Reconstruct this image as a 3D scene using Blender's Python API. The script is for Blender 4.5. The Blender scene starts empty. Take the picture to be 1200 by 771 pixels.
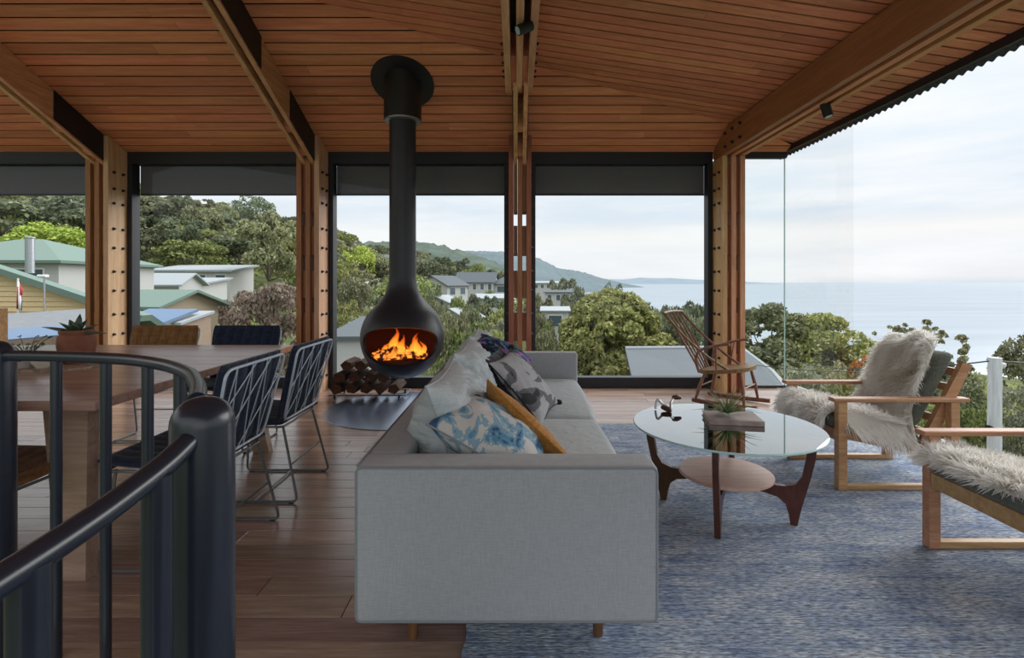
import bpy, math, random
import numpy as np
from mathutils import Vector, Matrix, noise as mnoise

R = math.radians
PI = math.pi
SC = bpy.context.scene
COL = SC.collection
random.seed(7)

# ------------------------------------------------------------------ camera
FPX = 600.0                       # focal length in pixels of the 1200x771 frame
EYE = 1.2
cam_data = bpy.data.cameras.new('camera')
cam_data.sensor_fit = 'HORIZONTAL'
cam_data.sensor_width = 36.0
cam_data.lens = 36.0 * FPX / 1200.0
cam_data.shift_x = -5.0 / 1200.0
cam_data.shift_y = -54.5 / 1200.0
cam_data.clip_start = 0.05
cam_data.clip_end = 90000.0
cam = bpy.data.objects.new('camera', cam_data)
COL.objects.link(cam)
cam.location = (0, 0, EYE)
cam.rotation_euler = (R(90), 0, 0)
SC.camera = cam

# ------------------------------------------------------------------ sky
SKY_STRENGTH = 1.0
world = bpy.data.worlds.new('overcast_sky')
SC.world = world
world.use_nodes = True
wn = world.node_tree.nodes
wl = world.node_tree.links
wn.clear()
w_out = wn.new('ShaderNodeOutputWorld')
w_bg = wn.new('ShaderNodeBackground')
w_tc = wn.new('ShaderNodeTexCoord')
w_sep = wn.new('ShaderNodeSeparateXYZ')
wl.new(w_tc.outputs['Generated'], w_sep.inputs[0])
w_ramp = wn.new('ShaderNodeValToRGB')          # elevation -> colour
w_ramp.color_ramp.elements[0].position = 0.0
w_ramp.color_ramp.elements[0].color = (0.53, 0.58, 0.63, 1)
w_ramp.color_ramp.elements[1].position = 1.0
w_ramp.color_ramp.elements[1].color = (2.2, 2.27, 2.32, 1)
for p, c in ((0.012, (0.64, 0.645, 0.67)), (0.05, (0.64, 0.66, 0.69)), (0.085, (0.69, 0.69, 0.68)), (0.12, (0.56, 0.62, 0.69)),
             (0.25, (0.61, 0.67, 0.725)), (0.45, (0.72, 0.755, 0.78))):
    e = w_ramp.color_ramp.elements.new(p)
    e.color = (*c, 1)
wl.new(w_sep.outputs['Z'], w_ramp.inputs[0])
w_map = wn.new('ShaderNodeMapping')
w_map.inputs['Scale'].default_value = (1.6, 1.6, 11.0)
w_map.inputs['Rotation'].default_value = (0.0, 0.05, 0.0)
wl.new(w_tc.outputs['Generated'], w_map.inputs[0])
w_noise = wn.new('ShaderNodeTexNoise')
w_noise.inputs['Scale'].default_value = 2.2
w_noise.inputs['Detail'].default_value = 7.0
w_noise.inputs['Roughness'].default_value = 0.55
wl.new(w_map.outputs[0], w_noise.inputs[0])
w_cr = wn.new('ShaderNodeValToRGB')
w_cr.color_ramp.elements[0].position = 0.40
w_cr.color_ramp.elements[0].color = (0, 0, 0, 1)
w_cr.color_ramp.elements[1].position = 0.66
w_cr.color_ramp.elements[1].color = (1, 1, 1, 1)
wl.new(w_noise.outputs[0], w_cr.inputs[0])
w_mix = wn.new('ShaderNodeMix')
w_mix.data_type = 'RGBA'
w_mul = wn.new('ShaderNodeMath')
w_mul.operation = 'MULTIPLY'
w_fade = wn.new('ShaderNodeMapRange')
w_fade.inputs['From Min'].default_value = 0.35
w_fade.inputs['From Max'].default_value = 0.8
w_fade.inputs['To Min'].default_value = 0.75
w_fade.inputs['To Max'].default_value = 0.0
wl.new(w_sep.outputs['Z'], w_fade.inputs['Value'])
wl.new(w_fade.outputs[0], w_mul.inputs[1])
wl.new(w_cr.outputs[0], w_mul.inputs[0])
wl.new(w_mul.outputs[0], w_mix.inputs['Factor'])
wl.new(w_ramp.outputs[0], w_mix.inputs[6])
w_mix.inputs[7].default_value = (0.725, 0.735, 0.745, 1)
wl.new(w_mix.outputs[2], w_bg.inputs[0])
w_bg.inputs[1].default_value = SKY_STRENGTH
wl.new(w_bg.outputs[0], w_out.inputs[0])

SC.view_settings.view_transform = 'Standard'
SC.view_settings.look = 'None'
SC.view_settings.gamma = 1.0
SC.view_settings.use_curve_mapping = False
SC.view_settings.exposure = 0.46


# the veiled sun behind bright cloud over the sea: very soft, from ahead and to the right
sun = bpy.data.lights.new('veiled_sun', 'SUN')
sun.energy = 2.0
sun.angle = R(55)
sun.color = (1.0, 0.985, 0.96)
sun_o = bpy.data.objects.new('veiled_sun', sun)
COL.objects.link(sun_o)
sun_o.rotation_euler = Vector((-0.74, -0.52, -0.56)).to_track_quat('-Z', 'Y').to_euler()

# added fill light behind the camera, tilted up to brighten room and ceiling
rear = bpy.data.lights.new('rear_fill', 'AREA')
rear.shape = 'RECTANGLE'
rear.size, rear.size_y = 9.0, 2.4
rear.energy = 22.0
rear.color = (0.98, 0.99, 1.0)
rear_o = bpy.data.objects.new('rear_fill', rear)
COL.objects.link(rear_o)
rear_o.location = (-1.5, -3.4, 1.3)
rear_o.rotation_euler = (R(102), 0, 0)


# ------------------------------------------------------------------ picture helpers
def at(px, py, Y):
    """The point at depth Y that the camera shows at pixel (px, py)."""
    return Vector(((px - 605.0) / FPX * Y, Y, EYE + (331.0 - py) / FPX * Y))


# ------------------------------------------------------------------ mesh helpers
def lerp(a, b, t):
    return a + (b - a) * t


class MB:
    """Collects faces and links them as one mesh object."""
    def __init__(self):
        self.v, self.f, self.m = [], [], []

    def add(self, vs, fs, mi=0):
        o = len(self.v)
        self.v += [tuple(p) for p in vs]
        self.f += [tuple(i + o for i in f) for f in fs]
        self.m += [mi] * len(fs)
        return self

    def box(self, x0, x1, y0, y1, z0, z1, mi=0):
        vs = [(x0, y0, z0), (x1, y0, z0), (x1, y1, z0), (x0, y1, z0), (x0, y0, z1), (x1, y0, z1), (x1, y1, z1), (x0, y1, z1)]
        return self.add(vs, BOXF, mi)

    def bbox(self, x0, x1, y0, y1, z0, z1, b=0.005, mi=0):
        """box with chamfered edges"""
        b = min(b, abs(x1 - x0) * .45, abs(y1 - y0) * .45, abs(z1 - z0) * .45)
        vs, idx = [], {}
        cs = [(x0, x1), (y0, y1), (z0, z1)]
        for i in range(8):
            s = (i & 1, (i >> 1) & 1, (i >> 2) & 1)
            for ax in range(3):
                p = []
                for k in range(3):
                    c = cs[k][s[k]]
                    if k != ax:
                        c += b if s[k] == 0 else -b
                    p.append(c)
                idx[(s, ax)] = len(vs)
                vs.append(tuple(p))
        fs = []
        for ax in range(3):
            o = [k for k in range(3) if k != ax]
            for side in (0, 1):
                q = []
                for u, w in ((0, 0), (1, 0), (1, 1), (0, 1)):
                    s = [0, 0, 0]
                    s[ax] = side
                    s[o[0]] = u
                    s[o[1]] = w
                    q.append(idx[(tuple(s), ax)])
                flip = (side == 0) ^ (ax == 1)
                fs.append(tuple(reversed(q)) if flip else tuple(q))
        for ax in range(3):                      # edges along ax
            o = [k for k in range(3) if k != ax]
            for u in (0, 1):
                for w in (0, 1):
                    q = []
                    for e in (0, 1):
                        s = [0, 0, 0]
                        s[ax] = e
                        s[o[0]] = u
                        s[o[1]] = w
                        q.append((idx[(tuple(s), o[0])], idx[(tuple(s), o[1])]))
                    fs.append((q[0][0], q[0][1], q[1][1], q[1][0]))
        for i in range(8):
            s = (i & 1, (i >> 1) & 1, (i >> 2) & 1)
            fs.append((idx[(s, 0)], idx[(s, 1)], idx[(s, 2)]))
        return self.add(vs, fs, mi)

    def prism(self, poly, fn0, fn1, mi=0):
        """poly: 2-D points; fn0/fn1 map a 2-D point to the two end faces"""
        n = len(poly)
        vs = [fn0(p) for p in poly] + [fn1(p) for p in poly]
        fs = [tuple(range(n - 1, -1, -1)), tuple(range(n, 2 * n))]
        fs += [(i, (i + 1) % n, n + (i + 1) % n, n + i) for i in range(n)]
        return self.add(vs, fs, mi)

    def hexa(self, bottom, top, mi=0):
        return self.add(list(bottom) + list(top), BOXF, mi)

    def tube(self, pts, r, n=8, closed=False, mi=0, cap=True, flat=1.0):
        pts = [Vector(p) for p in pts]
        rs = r if isinstance(r, (list, tuple)) else [r] * len(pts)
        k = len(pts)
        vs = []
        prev = None
        for i in range(k):
            if closed:
                d = (pts[(i + 1) % k] - pts[i - 1])
            else:
                d = pts[min(i + 1, k - 1)] - pts[max(i - 1, 0)]
            d = d.normalized() if d.length > 1e-9 else Vector((0, 0, 1))
            if prev is None:
                u = Vector((0, 0, 1)).cross(d)
                if u.length < 1e-3:
                    u = Vector((1, 0, 0)).cross(d)
            else:
                u = prev - d * prev.dot(d)
                if u.length < 1e-6:
                    u = Vector((1, 0, 0)).cross(d)
            u.normalize()
            prev = u
            w = d.cross(u)
            for j in range(n):
                a = 2 * PI * j / n
                vs.append(pts[i] + u * (math.cos(a) * rs[i]) + w * (math.sin(a) * rs[i] * flat))
        fs = []
        for i in range(k if closed else k - 1):
            a, b = i * n, ((i + 1) % k) * n
            for j in range(n):
                j2 = (j + 1) % n
                fs.append((a + j, a + j2, b + j2, b + j))
        if cap and not closed:
            fs.append(tuple(range(n - 1, -1, -1)))
            fs.append(tuple((k - 1) * n + j for j in range(n)))
        return self.add(vs, fs, mi)

    def lathe(self, prof, c=(0, 0, 0), n=32, mi=0, sx=1.0, sy=1.0):
        cx, cy, cz = c
        vs, fs = [], []
        for r, z in prof:
            for j in range(n):
                a = 2 * PI * j / n
                vs.append((cx + r * sx * math.cos(a), cy + r * sy * math.sin(a), cz + z))
        for i in range(len(prof) - 1):
            for j in range(n):
                j2 = (j + 1) % n
                fs.append((i * n + j, i * n + j2, (i + 1) * n + j2, (i + 1) * n + j))
        if prof[0][0] > 1e-6:
            fs.append(tuple(range(n - 1, -1, -1)))
        if prof[-1][0] > 1e-6:
            fs.append(tuple((len(prof) - 1) * n + j for j in range(n)))
        return self.add(vs, fs, mi)

    def grid(self, nu, nv, fn, mi=0):
        vs = [fn(i / nu, j / nv) for j in range(nv + 1) for i in range(nu + 1)]
        fs = [(j * (nu + 1) + i, j * (nu + 1) + i + 1, (j + 1) * (nu + 1) + i + 1, (j + 1) * (nu + 1) + i)
              for j in range(nv) for i in range(nu)]
        return self.add(vs, fs, mi)

    def mesh(self, name, mats, smooth=False):
        me = bpy.data.meshes.new(name)
        me.from_pydata(self.v, [], self.f)
        if not isinstance(mats, (list, tuple)):
            mats = [mats]
        for m in mats:
            me.materials.append(m)
        if len(mats) > 1:
            me.polygons.foreach_set('material_index', self.m)
        if smooth:
            me.shade_smooth()
            if smooth != 'all':
                me.set_sharp_from_angle(angle=R(smooth if isinstance(smooth, (int, float)) and smooth > 1 else 40))
        me.validate()
        return me

    def build(self, name, mats, parent=None, smooth=False, kind=None, label=None):
        """link as one object; vertices are given in the frame of the root thing"""
        root = parent
        while root is not None and root.parent is not None:
            root = root.parent
        if root is not None and root.get('world_built'):
            l = root.location
            self.v = [(a - l[0], b - l[1], c - l[2]) for a, b, c in self.v]
        o = bpy.data.objects.new(name, self.mesh(name, mats, smooth))
        COL.objects.link(o)
        if parent is not None:
            o.parent = parent
        if kind:
            o['kind'] = kind
        if label:
            o['label'] = label
        return o


BOXF = [(3, 2, 1, 0), (4, 5, 6, 7), (0, 1, 5, 4), (1, 2, 6, 5), (2, 3, 7, 6), (3, 0, 4, 7)]


def tag(o, label, cat, group=None, kind=None):
    o['label'] = label
    o['category'] = cat
    if group:
        o['group'] = group
    if kind:
        o['kind'] = kind
    return o


def thing(name, label, cat, loc=(0, 0, 0), rotz=0.0, group=None, world_built=False):
    """an Empty at the thing's base; with world_built its parts are given in world coordinates"""
    o = bpy.data.objects.new(name, None)
    COL.objects.link(o)
    o.empty_display_size = 0.1
    o.location = loc
    o.rotation_euler = (0, 0, rotz)
    if world_built:
        o['world_built'] = 1
    return tag(o, label, cat, group)


def struct(name, loc=(0, 0, 0)):
    o = bpy.data.objects.new(name, None)
    COL.objects.link(o)
    o['kind'] = 'structure'
    return o


def put(name, me, parent, loc, rot=(0, 0, 0), scale=(1, 1, 1)):
    """one more object of an existing mesh"""
    o = bpy.data.objects.new(name, me)
    COL.objects.link(o)
    root = parent
    l = Vector(loc)
    if root is not None:
        while root.parent is not None:
            root = root.parent
        if root.get('world_built'):
            l = l - root.location
        o.parent = parent
    o.location = l
    o.rotation_euler = rot
    o.scale = scale
    return o


def copy_tree(o, parent=None):
    c = o.copy()
    COL.objects.link(c)
    c.parent = parent
    for ch in list(o.children):
        copy_tree(ch, c)
    return c


def spline(pts, k=8, closed=False):
    """Catmull-Rom through pts"""
    pts = [Vector(p) for p in pts]
    n = len(pts)
    out = []
    for i in range(n if closed else n - 1):
        p0 = pts[i - 1] if (i > 0 or closed) else pts[0]
        p1 = pts[i]
        p2 = pts[(i + 1) % n]
        p3 = pts[(i + 2) % n] if (i + 2 < n or closed) else pts[-1]
        for j in range(k):
            t = j / k
            out.append(0.5 * ((2 * p1) + (p2 - p0) * t + (2 * p0 - 5 * p1 + 4 * p2 - p3) * t * t + (3 * p1 - p0 - 3 * p2 + p3) * t ** 3))
    if not closed:
        out.append(pts[-1])
    return out


def rounded(poly, r, k=5):
    """round the corners of a 2-D/3-D polyline loop"""
    pts = [Vector(p) for p in poly]
    n = len(pts)
    out = []
    for i in range(n):
        a, b, c = pts[i - 1], pts[i], pts[(i + 1) % n]
        ra = min(r, (a - b).length * .45, (c - b).length * .45)
        p, q = b + (a - b).normalized() * ra, b + (c - b).normalized() * ra
        for j in range(k + 1):
            t = j / k
            out.append(p * (1 - t) ** 2 + b * 2 * t * (1 - t) + q * t * t)
    return out


def round_path(pts, r, k=5):
    pts = [Vector(p) for p in pts]
    out = [pts[0]]
    for i in range(1, len(pts) - 1):
        a, b, c = pts[i - 1], pts[i], pts[i + 1]
        ra = min(r, (a - b).length * .45, (c - b).length * .45)
        p, q = b + (a - b).normalized() * ra, b + (c - b).normalized() * ra
        for j in range(k + 1):
            t = j / k
            out.append(p * (1 - t) ** 2 + b * 2 * t * (1 - t) + q * t * t)
    out.append(pts[-1])
    return out


# ------------------------------------------------------------------ materials
def new_mat(name):
    m = bpy.data.materials.new(name)
    m.use_nodes = True
    nt = m.node_tree
    b = nt.nodes['Principled BSDF']
    return m, nt, b


def link(nt, a, b):
    nt.links.new(a, b)


def ramp(nt, stops):
    r = nt.nodes.new('ShaderNodeValToRGB')
    cr = r.color_ramp
    cr.elements[0].position, cr.elements[0].color = stops[0][0], (*stops[0][1], 1)
    cr.elements[1].position, cr.elements[1].color = stops[-1][0], (*stops[-1][1], 1)
    for p, c in stops[1:-1]:
        e = cr.elements.new(p)
        e.color = (*c, 1)
    return r


def coords(nt, scale, rnd=0.0, kind='Object'):
    tc = nt.nodes.new('ShaderNodeTexCoord')
    mp = nt.nodes.new('ShaderNodeMapping')
    mp.inputs['Scale'].default_value = scale
    link(nt, tc.outputs[kind], mp.inputs[0])
    if rnd:
        oi = nt.nodes.new('ShaderNodeObjectInfo')
        mu = nt.nodes.new('ShaderNodeMath')
        mu.operation = 'MULTIPLY'
        mu.inputs[1].default_value = rnd
        link(nt, oi.outputs['Random'], mu.inputs[0])
        cb = nt.nodes.new('ShaderNodeCombineXYZ')
        for i in range(3):
            link(nt, mu.outputs[0], cb.inputs[i])
        link(nt, cb.outputs[0], mp.inputs['Location'])
    return mp


def noise(nt, vec, scale, detail=4.0, rough=0.55, dist=0.0):
    n = nt.nodes.new('ShaderNodeTexNoise')
    n.inputs['Scale'].default_value = scale
    n.inputs['Detail'].default_value = detail
    n.inputs['Roughness'].default_value = rough
    n.inputs['Distortion'].default_value = dist
    link(nt, vec.outputs[0], n.inputs['Vector'])
    return n


def bump(nt, b, height, strength, dist=0.01):
    bn = nt.nodes.new('ShaderNodeBump')
    bn.inputs['Strength'].default_value = strength
    bn.inputs['Distance'].default_value = dist
    link(nt, height, bn.inputs['Height'])
    link(nt, bn.outputs[0], b.inputs['Normal'])
    return bn


def plain(name, col, rough=0.5, metal=0.0, var=0.0, spec=0.5, bumpy=0.0, scale=20.0):
    m, nt, b = new_mat(name)
    b.inputs['Roughness'].default_value = rough
    b.inputs['Metallic'].default_value = metal
    b.inputs['Specular IOR Level'].default_value = spec
    mp = coords(nt, (1, 1, 1))
    n = noise(nt, mp, scale)
    v = max(var, 0.04)
    rp = ramp(nt, [(0.3, tuple(c * (1 - v) for c in col)), (0.7, tuple(min(1, c * (1 + v)) for c in col))])
    link(nt, n.outputs[0], rp.inputs[0])
    link(nt, rp.outputs[0], b.inputs['Base Color'])
    if bumpy:
        bump(nt, b, n.outputs[0], bumpy)
    return m


def wood(name, dark, mid, light, grain=(1, 12, 12), scale=2.0, rough=0.45, rnd=37.0, vary=0.35, bumpy=0.08, spec=0.4, hue=0.02):
    """timber with grain running along the axis of the smallest grain value"""
    m, nt, b = new_mat(name)
    mp = coords(nt, grain, rnd)
    n1 = noise(nt, mp, scale, 6.0, 0.6, 0.6)
    n2 = noise(nt, mp, scale * 6.0, 3.0, 0.6)
    mx = nt.nodes.new('ShaderNodeMath')
    mx.operation = 'MULTIPLY_ADD'
    mx.inputs[1].default_value = 0.3
    link(nt, n2.outputs[0], mx.inputs[0])
    sc = nt.nodes.new('ShaderNodeMath')
    sc.operation = 'MULTIPLY'
    sc.inputs[1].default_value = 0.7
    link(nt, n1.outputs[0], sc.inputs[0])
    link(nt, sc.outputs[0], mx.inputs[2])
    rp = ramp(nt, [(0.30, dark), (0.5, mid), (0.68, light)])
    link(nt, mx.outputs[0], rp.inputs[0])
    hsv = nt.nodes.new('ShaderNodeHueSaturation')
    oi = nt.nodes.new('ShaderNodeObjectInfo')
    mr = nt.nodes.new('ShaderNodeMapRange')
    mr.inputs['To Min'].default_value = 1.0 - vary
    mr.inputs['To Max'].default_value = 1.0 + vary
    link(nt, oi.outputs['Random'], mr.inputs['Value'])
    link(nt, mr.outputs[0], hsv.inputs['Value'])
    wn_ = nt.nodes.new('ShaderNodeTexWhiteNoise')
    wn_.noise_dimensions = '1D'
    link(nt, oi.outputs['Random'], wn_.inputs['W'])
    mr2 = nt.nodes.new('ShaderNodeMapRange')
    mr2.inputs['To Min'].default_value = 0.5 - hue
    mr2.inputs['To Max'].default_value = 0.5 + hue
    link(nt, wn_.outputs['Value'], mr2.inputs['Value'])
    link(nt, mr2.outputs[0], hsv.inputs['Hue'])
    link(nt, rp.outputs[0], hsv.inputs['Color'])
    link(nt, hsv.outputs[0], b.inputs['Base Color'])
    b.inputs['Roughness'].default_value = rough
    b.inputs['Specular IOR Level'].default_value = spec
    bump(nt, b, mx.outputs[0], bumpy, 0.004)
    return m


def fabric(name, c1, c2, scale=160.0, rough=0.95, big=3.0, bumpy=0.25, blotch=0.0):
    m, nt, b = new_mat(name)
    mp = coords(nt, (1, 1, 1))
    mpx = coords(nt, (1.0, 1.0, 0.12))
    mpy = coords(nt, (0.12, 0.12, 1.0))
    nx, ny = noise(nt, mpx, scale, 2.0), noise(nt, mpy, scale, 2.0)
    ad = nt.nodes.new('ShaderNodeMath')
    ad.operation = 'ADD'
    link(nt, nx.outputs[0], ad.inputs[0])
    link(nt, ny.outputs[0], ad.inputs[1])
    hf = nt.nodes.new('ShaderNodeMath')
    hf.operation = 'MULTIPLY'
    hf.inputs[1].default_value = 0.5
    link(nt, ad.outputs[0], hf.inputs[0])
    rp = ramp(nt, [(0.38, c1), (0.62, c2)])
    link(nt, hf.outputs[0], rp.inputs[0])
    link(nt, rp.outputs[0], b.inputs['Base Color'])
    b.inputs['Roughness'].default_value = rough
    b.inputs['Specular IOR Level'].default_value = 0.15
    b.inputs['Sheen Weight'].default_value = 0.15
    nb = noise(nt, mp, big * 3, 3.0)
    add = nt.nodes.new('ShaderNodeMath')
    add.operation = 'MULTIPLY_ADD'
    add.inputs[1].default_value = 2.0
    link(nt, nb.outputs[0], add.inputs[0])
    link(nt, hf.outputs[0], add.inputs[2])
    bump(nt, b, add.outputs[0], bumpy, 0.01)
    return m


def glass_mat(name, tint=(0.97, 0.985, 0.98), refl=1.0, ior=1.3):
    m = bpy.data.materials.new(name)
    m.use_nodes = True
    nt = m.node_tree
    nt.nodes.clear()
    out = nt.nodes.new('ShaderNodeOutputMaterial')
    tr = nt.nodes.new('ShaderNodeBsdfTransparent')
    tr.inputs[0].default_value = (*tint, 1)
    gl = nt.nodes.new('ShaderNodeBsdfGlossy')
    gl.inputs['Roughness'].default_value = 0.01
    fr = nt.nodes.new('ShaderNodeFresnel')
    fr.inputs['IOR'].default_value = ior
    mu = nt.nodes.new('ShaderNodeMath')
    mu.operation = 'MULTIPLY'
    mu.inputs[1].default_value = refl
    mu.use_clamp = True
    link(nt, fr.outputs[0], mu.inputs[0])
    mx = nt.nodes.new('ShaderNodeMixShader')
    link(nt, mu.outputs[0], mx.inputs[0])
    link(nt, tr.outputs[0], mx.inputs[1])
    link(nt, gl.outputs[0], mx.inputs[2])
    link(nt, mx.outputs[0], out.inputs[0])
    return m


def foliage(name, c1, c2, c3, trans=0.25):
    m = bpy.data.materials.new(name)
    m.use_nodes = True
    nt = m.node_tree
    nt.nodes.clear()
    out = nt.nodes.new('ShaderNodeOutputMaterial')
    geo = nt.nodes.new('ShaderNodeNewGeometry')
    oi = nt.nodes.new('ShaderNodeObjectInfo')
    rp = ramp(nt, [(0.0, c1), (0.55, c2), (1.0, c3)])
    link(nt, geo.outputs['Random Per Island'], rp.inputs[0])
    hsv = nt.nodes.new('ShaderNodeHueSaturation')
    mr = nt.nodes.new('ShaderNodeMapRange')
    mr.inputs['To Min'].default_value = 0.7
    mr.inputs['To Max'].default_value = 1.3
    link(nt, oi.outputs['Random'], mr.inputs['Value'])
    link(nt, mr.outputs[0], hsv.inputs['Value'])
    wn_ = nt.nodes.new('ShaderNodeTexWhiteNoise')
    wn_.noise_dimensions = '1D'
    link(nt, oi.outputs['Random'], wn_.inputs['W'])
    mr2 = nt.nodes.new('ShaderNodeMapRange')
    mr2.inputs['To Min'].default_value = 0.475
    mr2.inputs['To Max'].default_value = 0.52
    link(nt, wn_.outputs['Value'], mr2.inputs['Value'])
    link(nt, mr2.outputs[0], hsv.inputs['Hue'])
    link(nt, rp.outputs[0], hsv.inputs['Color'])
    d = nt.nodes.new('ShaderNodeBsdfDiffuse')
    t = nt.nodes.new('ShaderNodeBsdfTranslucent')
    link(nt, hsv.outputs[0], d.inputs[0])
    link(nt, hsv.outputs[0], t.inputs[0])
    mx = nt.nodes.new('ShaderNodeMixShader')
    mx.inputs[0].default_value = trans
    link(nt, d.outputs[0], mx.inputs[1])
    link(nt, t.outputs[0], mx.inputs[2])
    link(nt, mx.outputs[0], out.inputs[0])
    return m


M = {}
M['ceiling_wood'] = wood('ceiling_cedar', (0.46, 0.165, 0.072), (0.62, 0.235, 0.108), (0.74, 0.32, 0.16), (1, 14, 14), 1.6, 0.5, 37, 0.17, 0.06, 0.4, 0.007)
M['soffit_wood'] = wood('soffit_cedar', (0.22, 0.12, 0.075), (0.33, 0.19, 0.12), (0.42, 0.26, 0.17), (1, 14, 14), 1.6, 0.6, 37, 0.25, 0.06)
M['dark_gap'] = plain('dark_backing', (0.012, 0.010, 0.009), 0.9)
M['beam_wood'] = wood('beam_timber', (0.38, 0.155, 0.062), (0.58, 0.25, 0.105), (0.72, 0.36, 0.17), (14, 1.0, 14), 1.5, 0.5, 20, 0.14, 0.05)
M['post_wood'] = wood('post_timber', (0.22, 0.082, 0.036), (0.35, 0.145, 0.066), (0.47, 0.22, 0.105), (14, 14, 1), 1.5, 0.5, 20, 0.14, 0.05)
M['rafter_wood'] = wood('rafter_timber', (0.42, 0.21, 0.095), (0.63, 0.345, 0.165), (0.76, 0.47, 0.26), (14, 1.0, 14), 1.5, 0.5, 20, 0.12, 0.05)
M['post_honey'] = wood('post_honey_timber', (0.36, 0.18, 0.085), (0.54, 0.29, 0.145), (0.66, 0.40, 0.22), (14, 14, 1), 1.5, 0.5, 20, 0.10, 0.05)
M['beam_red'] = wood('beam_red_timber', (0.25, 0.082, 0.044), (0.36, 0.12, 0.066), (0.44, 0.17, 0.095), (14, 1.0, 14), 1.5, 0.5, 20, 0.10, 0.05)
M['post_sidelit'] = wood('post_sidelit_timber', (0.46, 0.27, 0.14), (0.62, 0.40, 0.22), (0.72, 0.52, 0.32), (14, 14, 1), 1.5, 0.5, 20, 0.08, 0.05)  # post timber lightened: light from the open right side put into its colour
M['floor_wood'] = wood('floor_timber', (0.25, 0.155, 0.118), (0.39, 0.265, 0.205), (0.53, 0.39, 0.315), (1, 13, 13), 1.7, 0.22, 41, 0.24, 0.02, 0.7)
M['table_wood'] = wood('table_timber', (0.27, 0.165, 0.12), (0.39, 0.26, 0.195), (0.48, 0.345, 0.275), (1, 14, 14), 1.5, 0.25, 9, 0.08, 0.04)
M['walnut'] = wood('walnut', (0.045, 0.017, 0.010), (0.085, 0.033, 0.019), (0.13, 0.054, 0.031), (3, 3, 1), 4.0, 0.38, 9, 0.08, 0.03)
M['shelf_wood'] = wood('shelf_timber', (0.52, 0.34, 0.24), (0.66, 0.46, 0.345), (0.76, 0.56, 0.43), (1, 12, 12), 3.0, 0.4, 9, 0.05, 0.03)
M['oak'] = wood('oak_frame', (0.32, 0.16, 0.075), (0.47, 0.25, 0.125), (0.60, 0.36, 0.20), (1, 10, 10), 3.0, 0.45, 9, 0.06, 0.05)
M['rocker_wood'] = wood('rocking_chair_elm', (0.13, 0.062, 0.032), (0.21, 0.105, 0.055), (0.29, 0.16, 0.09), (8, 8, 1.5), 3.0, 0.4, 9, 0.06, 0.04)
M['black_metal'] = plain('black_steel', (0.010, 0.011, 0.014), 0.45, 0.0, 0.1, 0.5)
M['rail_metal'] = plain('painted_dark_steel', (0.016, 0.021, 0.034), 0.27, 0.0, 0.08, 0.6)
M['stove'] = plain('stove_paint', (0.020, 0.022, 0.030), 0.42, 0.0, 0.1, 0.5)
M['stove_inside'] = plain('firebox_red_glow', (0.13, 0.035, 0.02), 0.9)  # red glow of the fire put into the lining's colour
M['steel_pale'] = plain('galvanised_steel', (0.45, 0.47, 0.50), 0.35, 0.8, 0.08)
M['hearth'] = plain('hearth_steel', (0.24, 0.29, 0.40), 0.24, 0.7, 0.06, 0.5, 0.0, 3.0)
M['frame'] = plain('window_frame_black', (0.012, 0.014, 0.020), 0.5)
M['blind'] = plain('charcoal_blind', (0.15, 0.152, 0.165), 0.85, 0.0, 0.04)
M['glass'] = glass_mat('window_glass', (0.965, 0.98, 0.975), 0.9)
M['side_glass'] = glass_mat('side_glass', (0.985, 0.99, 0.988), 0.06)
M['table_glass'] = glass_mat('table_glass', (0.95, 0.985, 0.98), 2.7, 1.5)
M['glass_edge'] = plain('glass_edge', (0.45, 0.66, 0.64), 0.15)
M['sofa'] = fabric('sofa_linen', (0.34, 0.355, 0.375), (0.395, 0.41, 0.43), 240.0, 0.95, 2.0, 0.16)
M['sofa_cushion'] = fabric('sofa_cushion_linen', (0.42, 0.465, 0.485), (0.485, 0.53, 0.55), 240.0, 0.95, 3.5, 0.5)
M['piping'] = plain('sofa_piping', (0.23, 0.25, 0.27), 0.9)
M['peg'] = wood('sofa_leg_wood', (0.09, 0.035, 0.018), (0.15, 0.06, 0.03), (0.21, 0.095, 0.05), (4, 4, 1), 3.0, 0.4)
M['navy'] = fabric('navy_felt', (0.012, 0.018, 0.038), (0.028, 0.038, 0.07), 150.0, 0.95, 6.0, 0.3)
M['tan'] = fabric('tan_upholstery', (0.16, 0.075, 0.025), (0.27, 0.14, 0.05), 90.0, 0.7, 6.0, 0.2)
M['wire'] = plain('chair_wire_steel', (0.50, 0.58, 0.66), 0.4, 0.2)
M['wire_dark'] = plain('chair_leg_wire', (0.20, 0.215, 0.225), 0.35, 0.6)
M['green_cushion'] = fabric('green_grey_canvas', (0.085, 0.092, 0.075), (0.14, 0.15, 0.122), 140.0, 0.9, 4.0, 0.3)
M['mustard'] = fabric('mustard_linen', (0.30, 0.125, 0.025), (0.46, 0.22, 0.055), 160.0, 0.95, 4.0, 0.35)
M['black_cloth'] = fabric('black_cloth', (0.010, 0.010, 0.014), (0.022, 0.022, 0.03), 140.0, 0.95, 4.0, 0.3)
M['white'] = plain('white_paint', (0.72, 0.73, 0.73), 0.6)
M['terracotta'] = plain('terracotta', (0.22, 0.085, 0.05), 0.7, 0.0, 0.2, 0.3, 0.1, 14.0)
M['ceramic'] = plain('grey_ceramic', (0.34, 0.32, 0.29), 0.5, 0.0, 0.2)
M['bowl'] = plain('cream_ceramic', (0.62, 0.57, 0.48), 0.4)
M['doily'] = plain('mottled_tray', (0.30, 0.235, 0.17), 0.8, 0.0, 0.4, 0.3, 0.3, 40.0)
M['succulent'] = plain('succulent_leaf', (0.055, 0.085, 0.045), 0.45, 0.0, 0.35)
M['airplant'] = plain('air_plant_leaf', (0.13, 0.20, 0.07), 0.5, 0.0, 0.4, 0.4, 0.0, 30.0)
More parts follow.
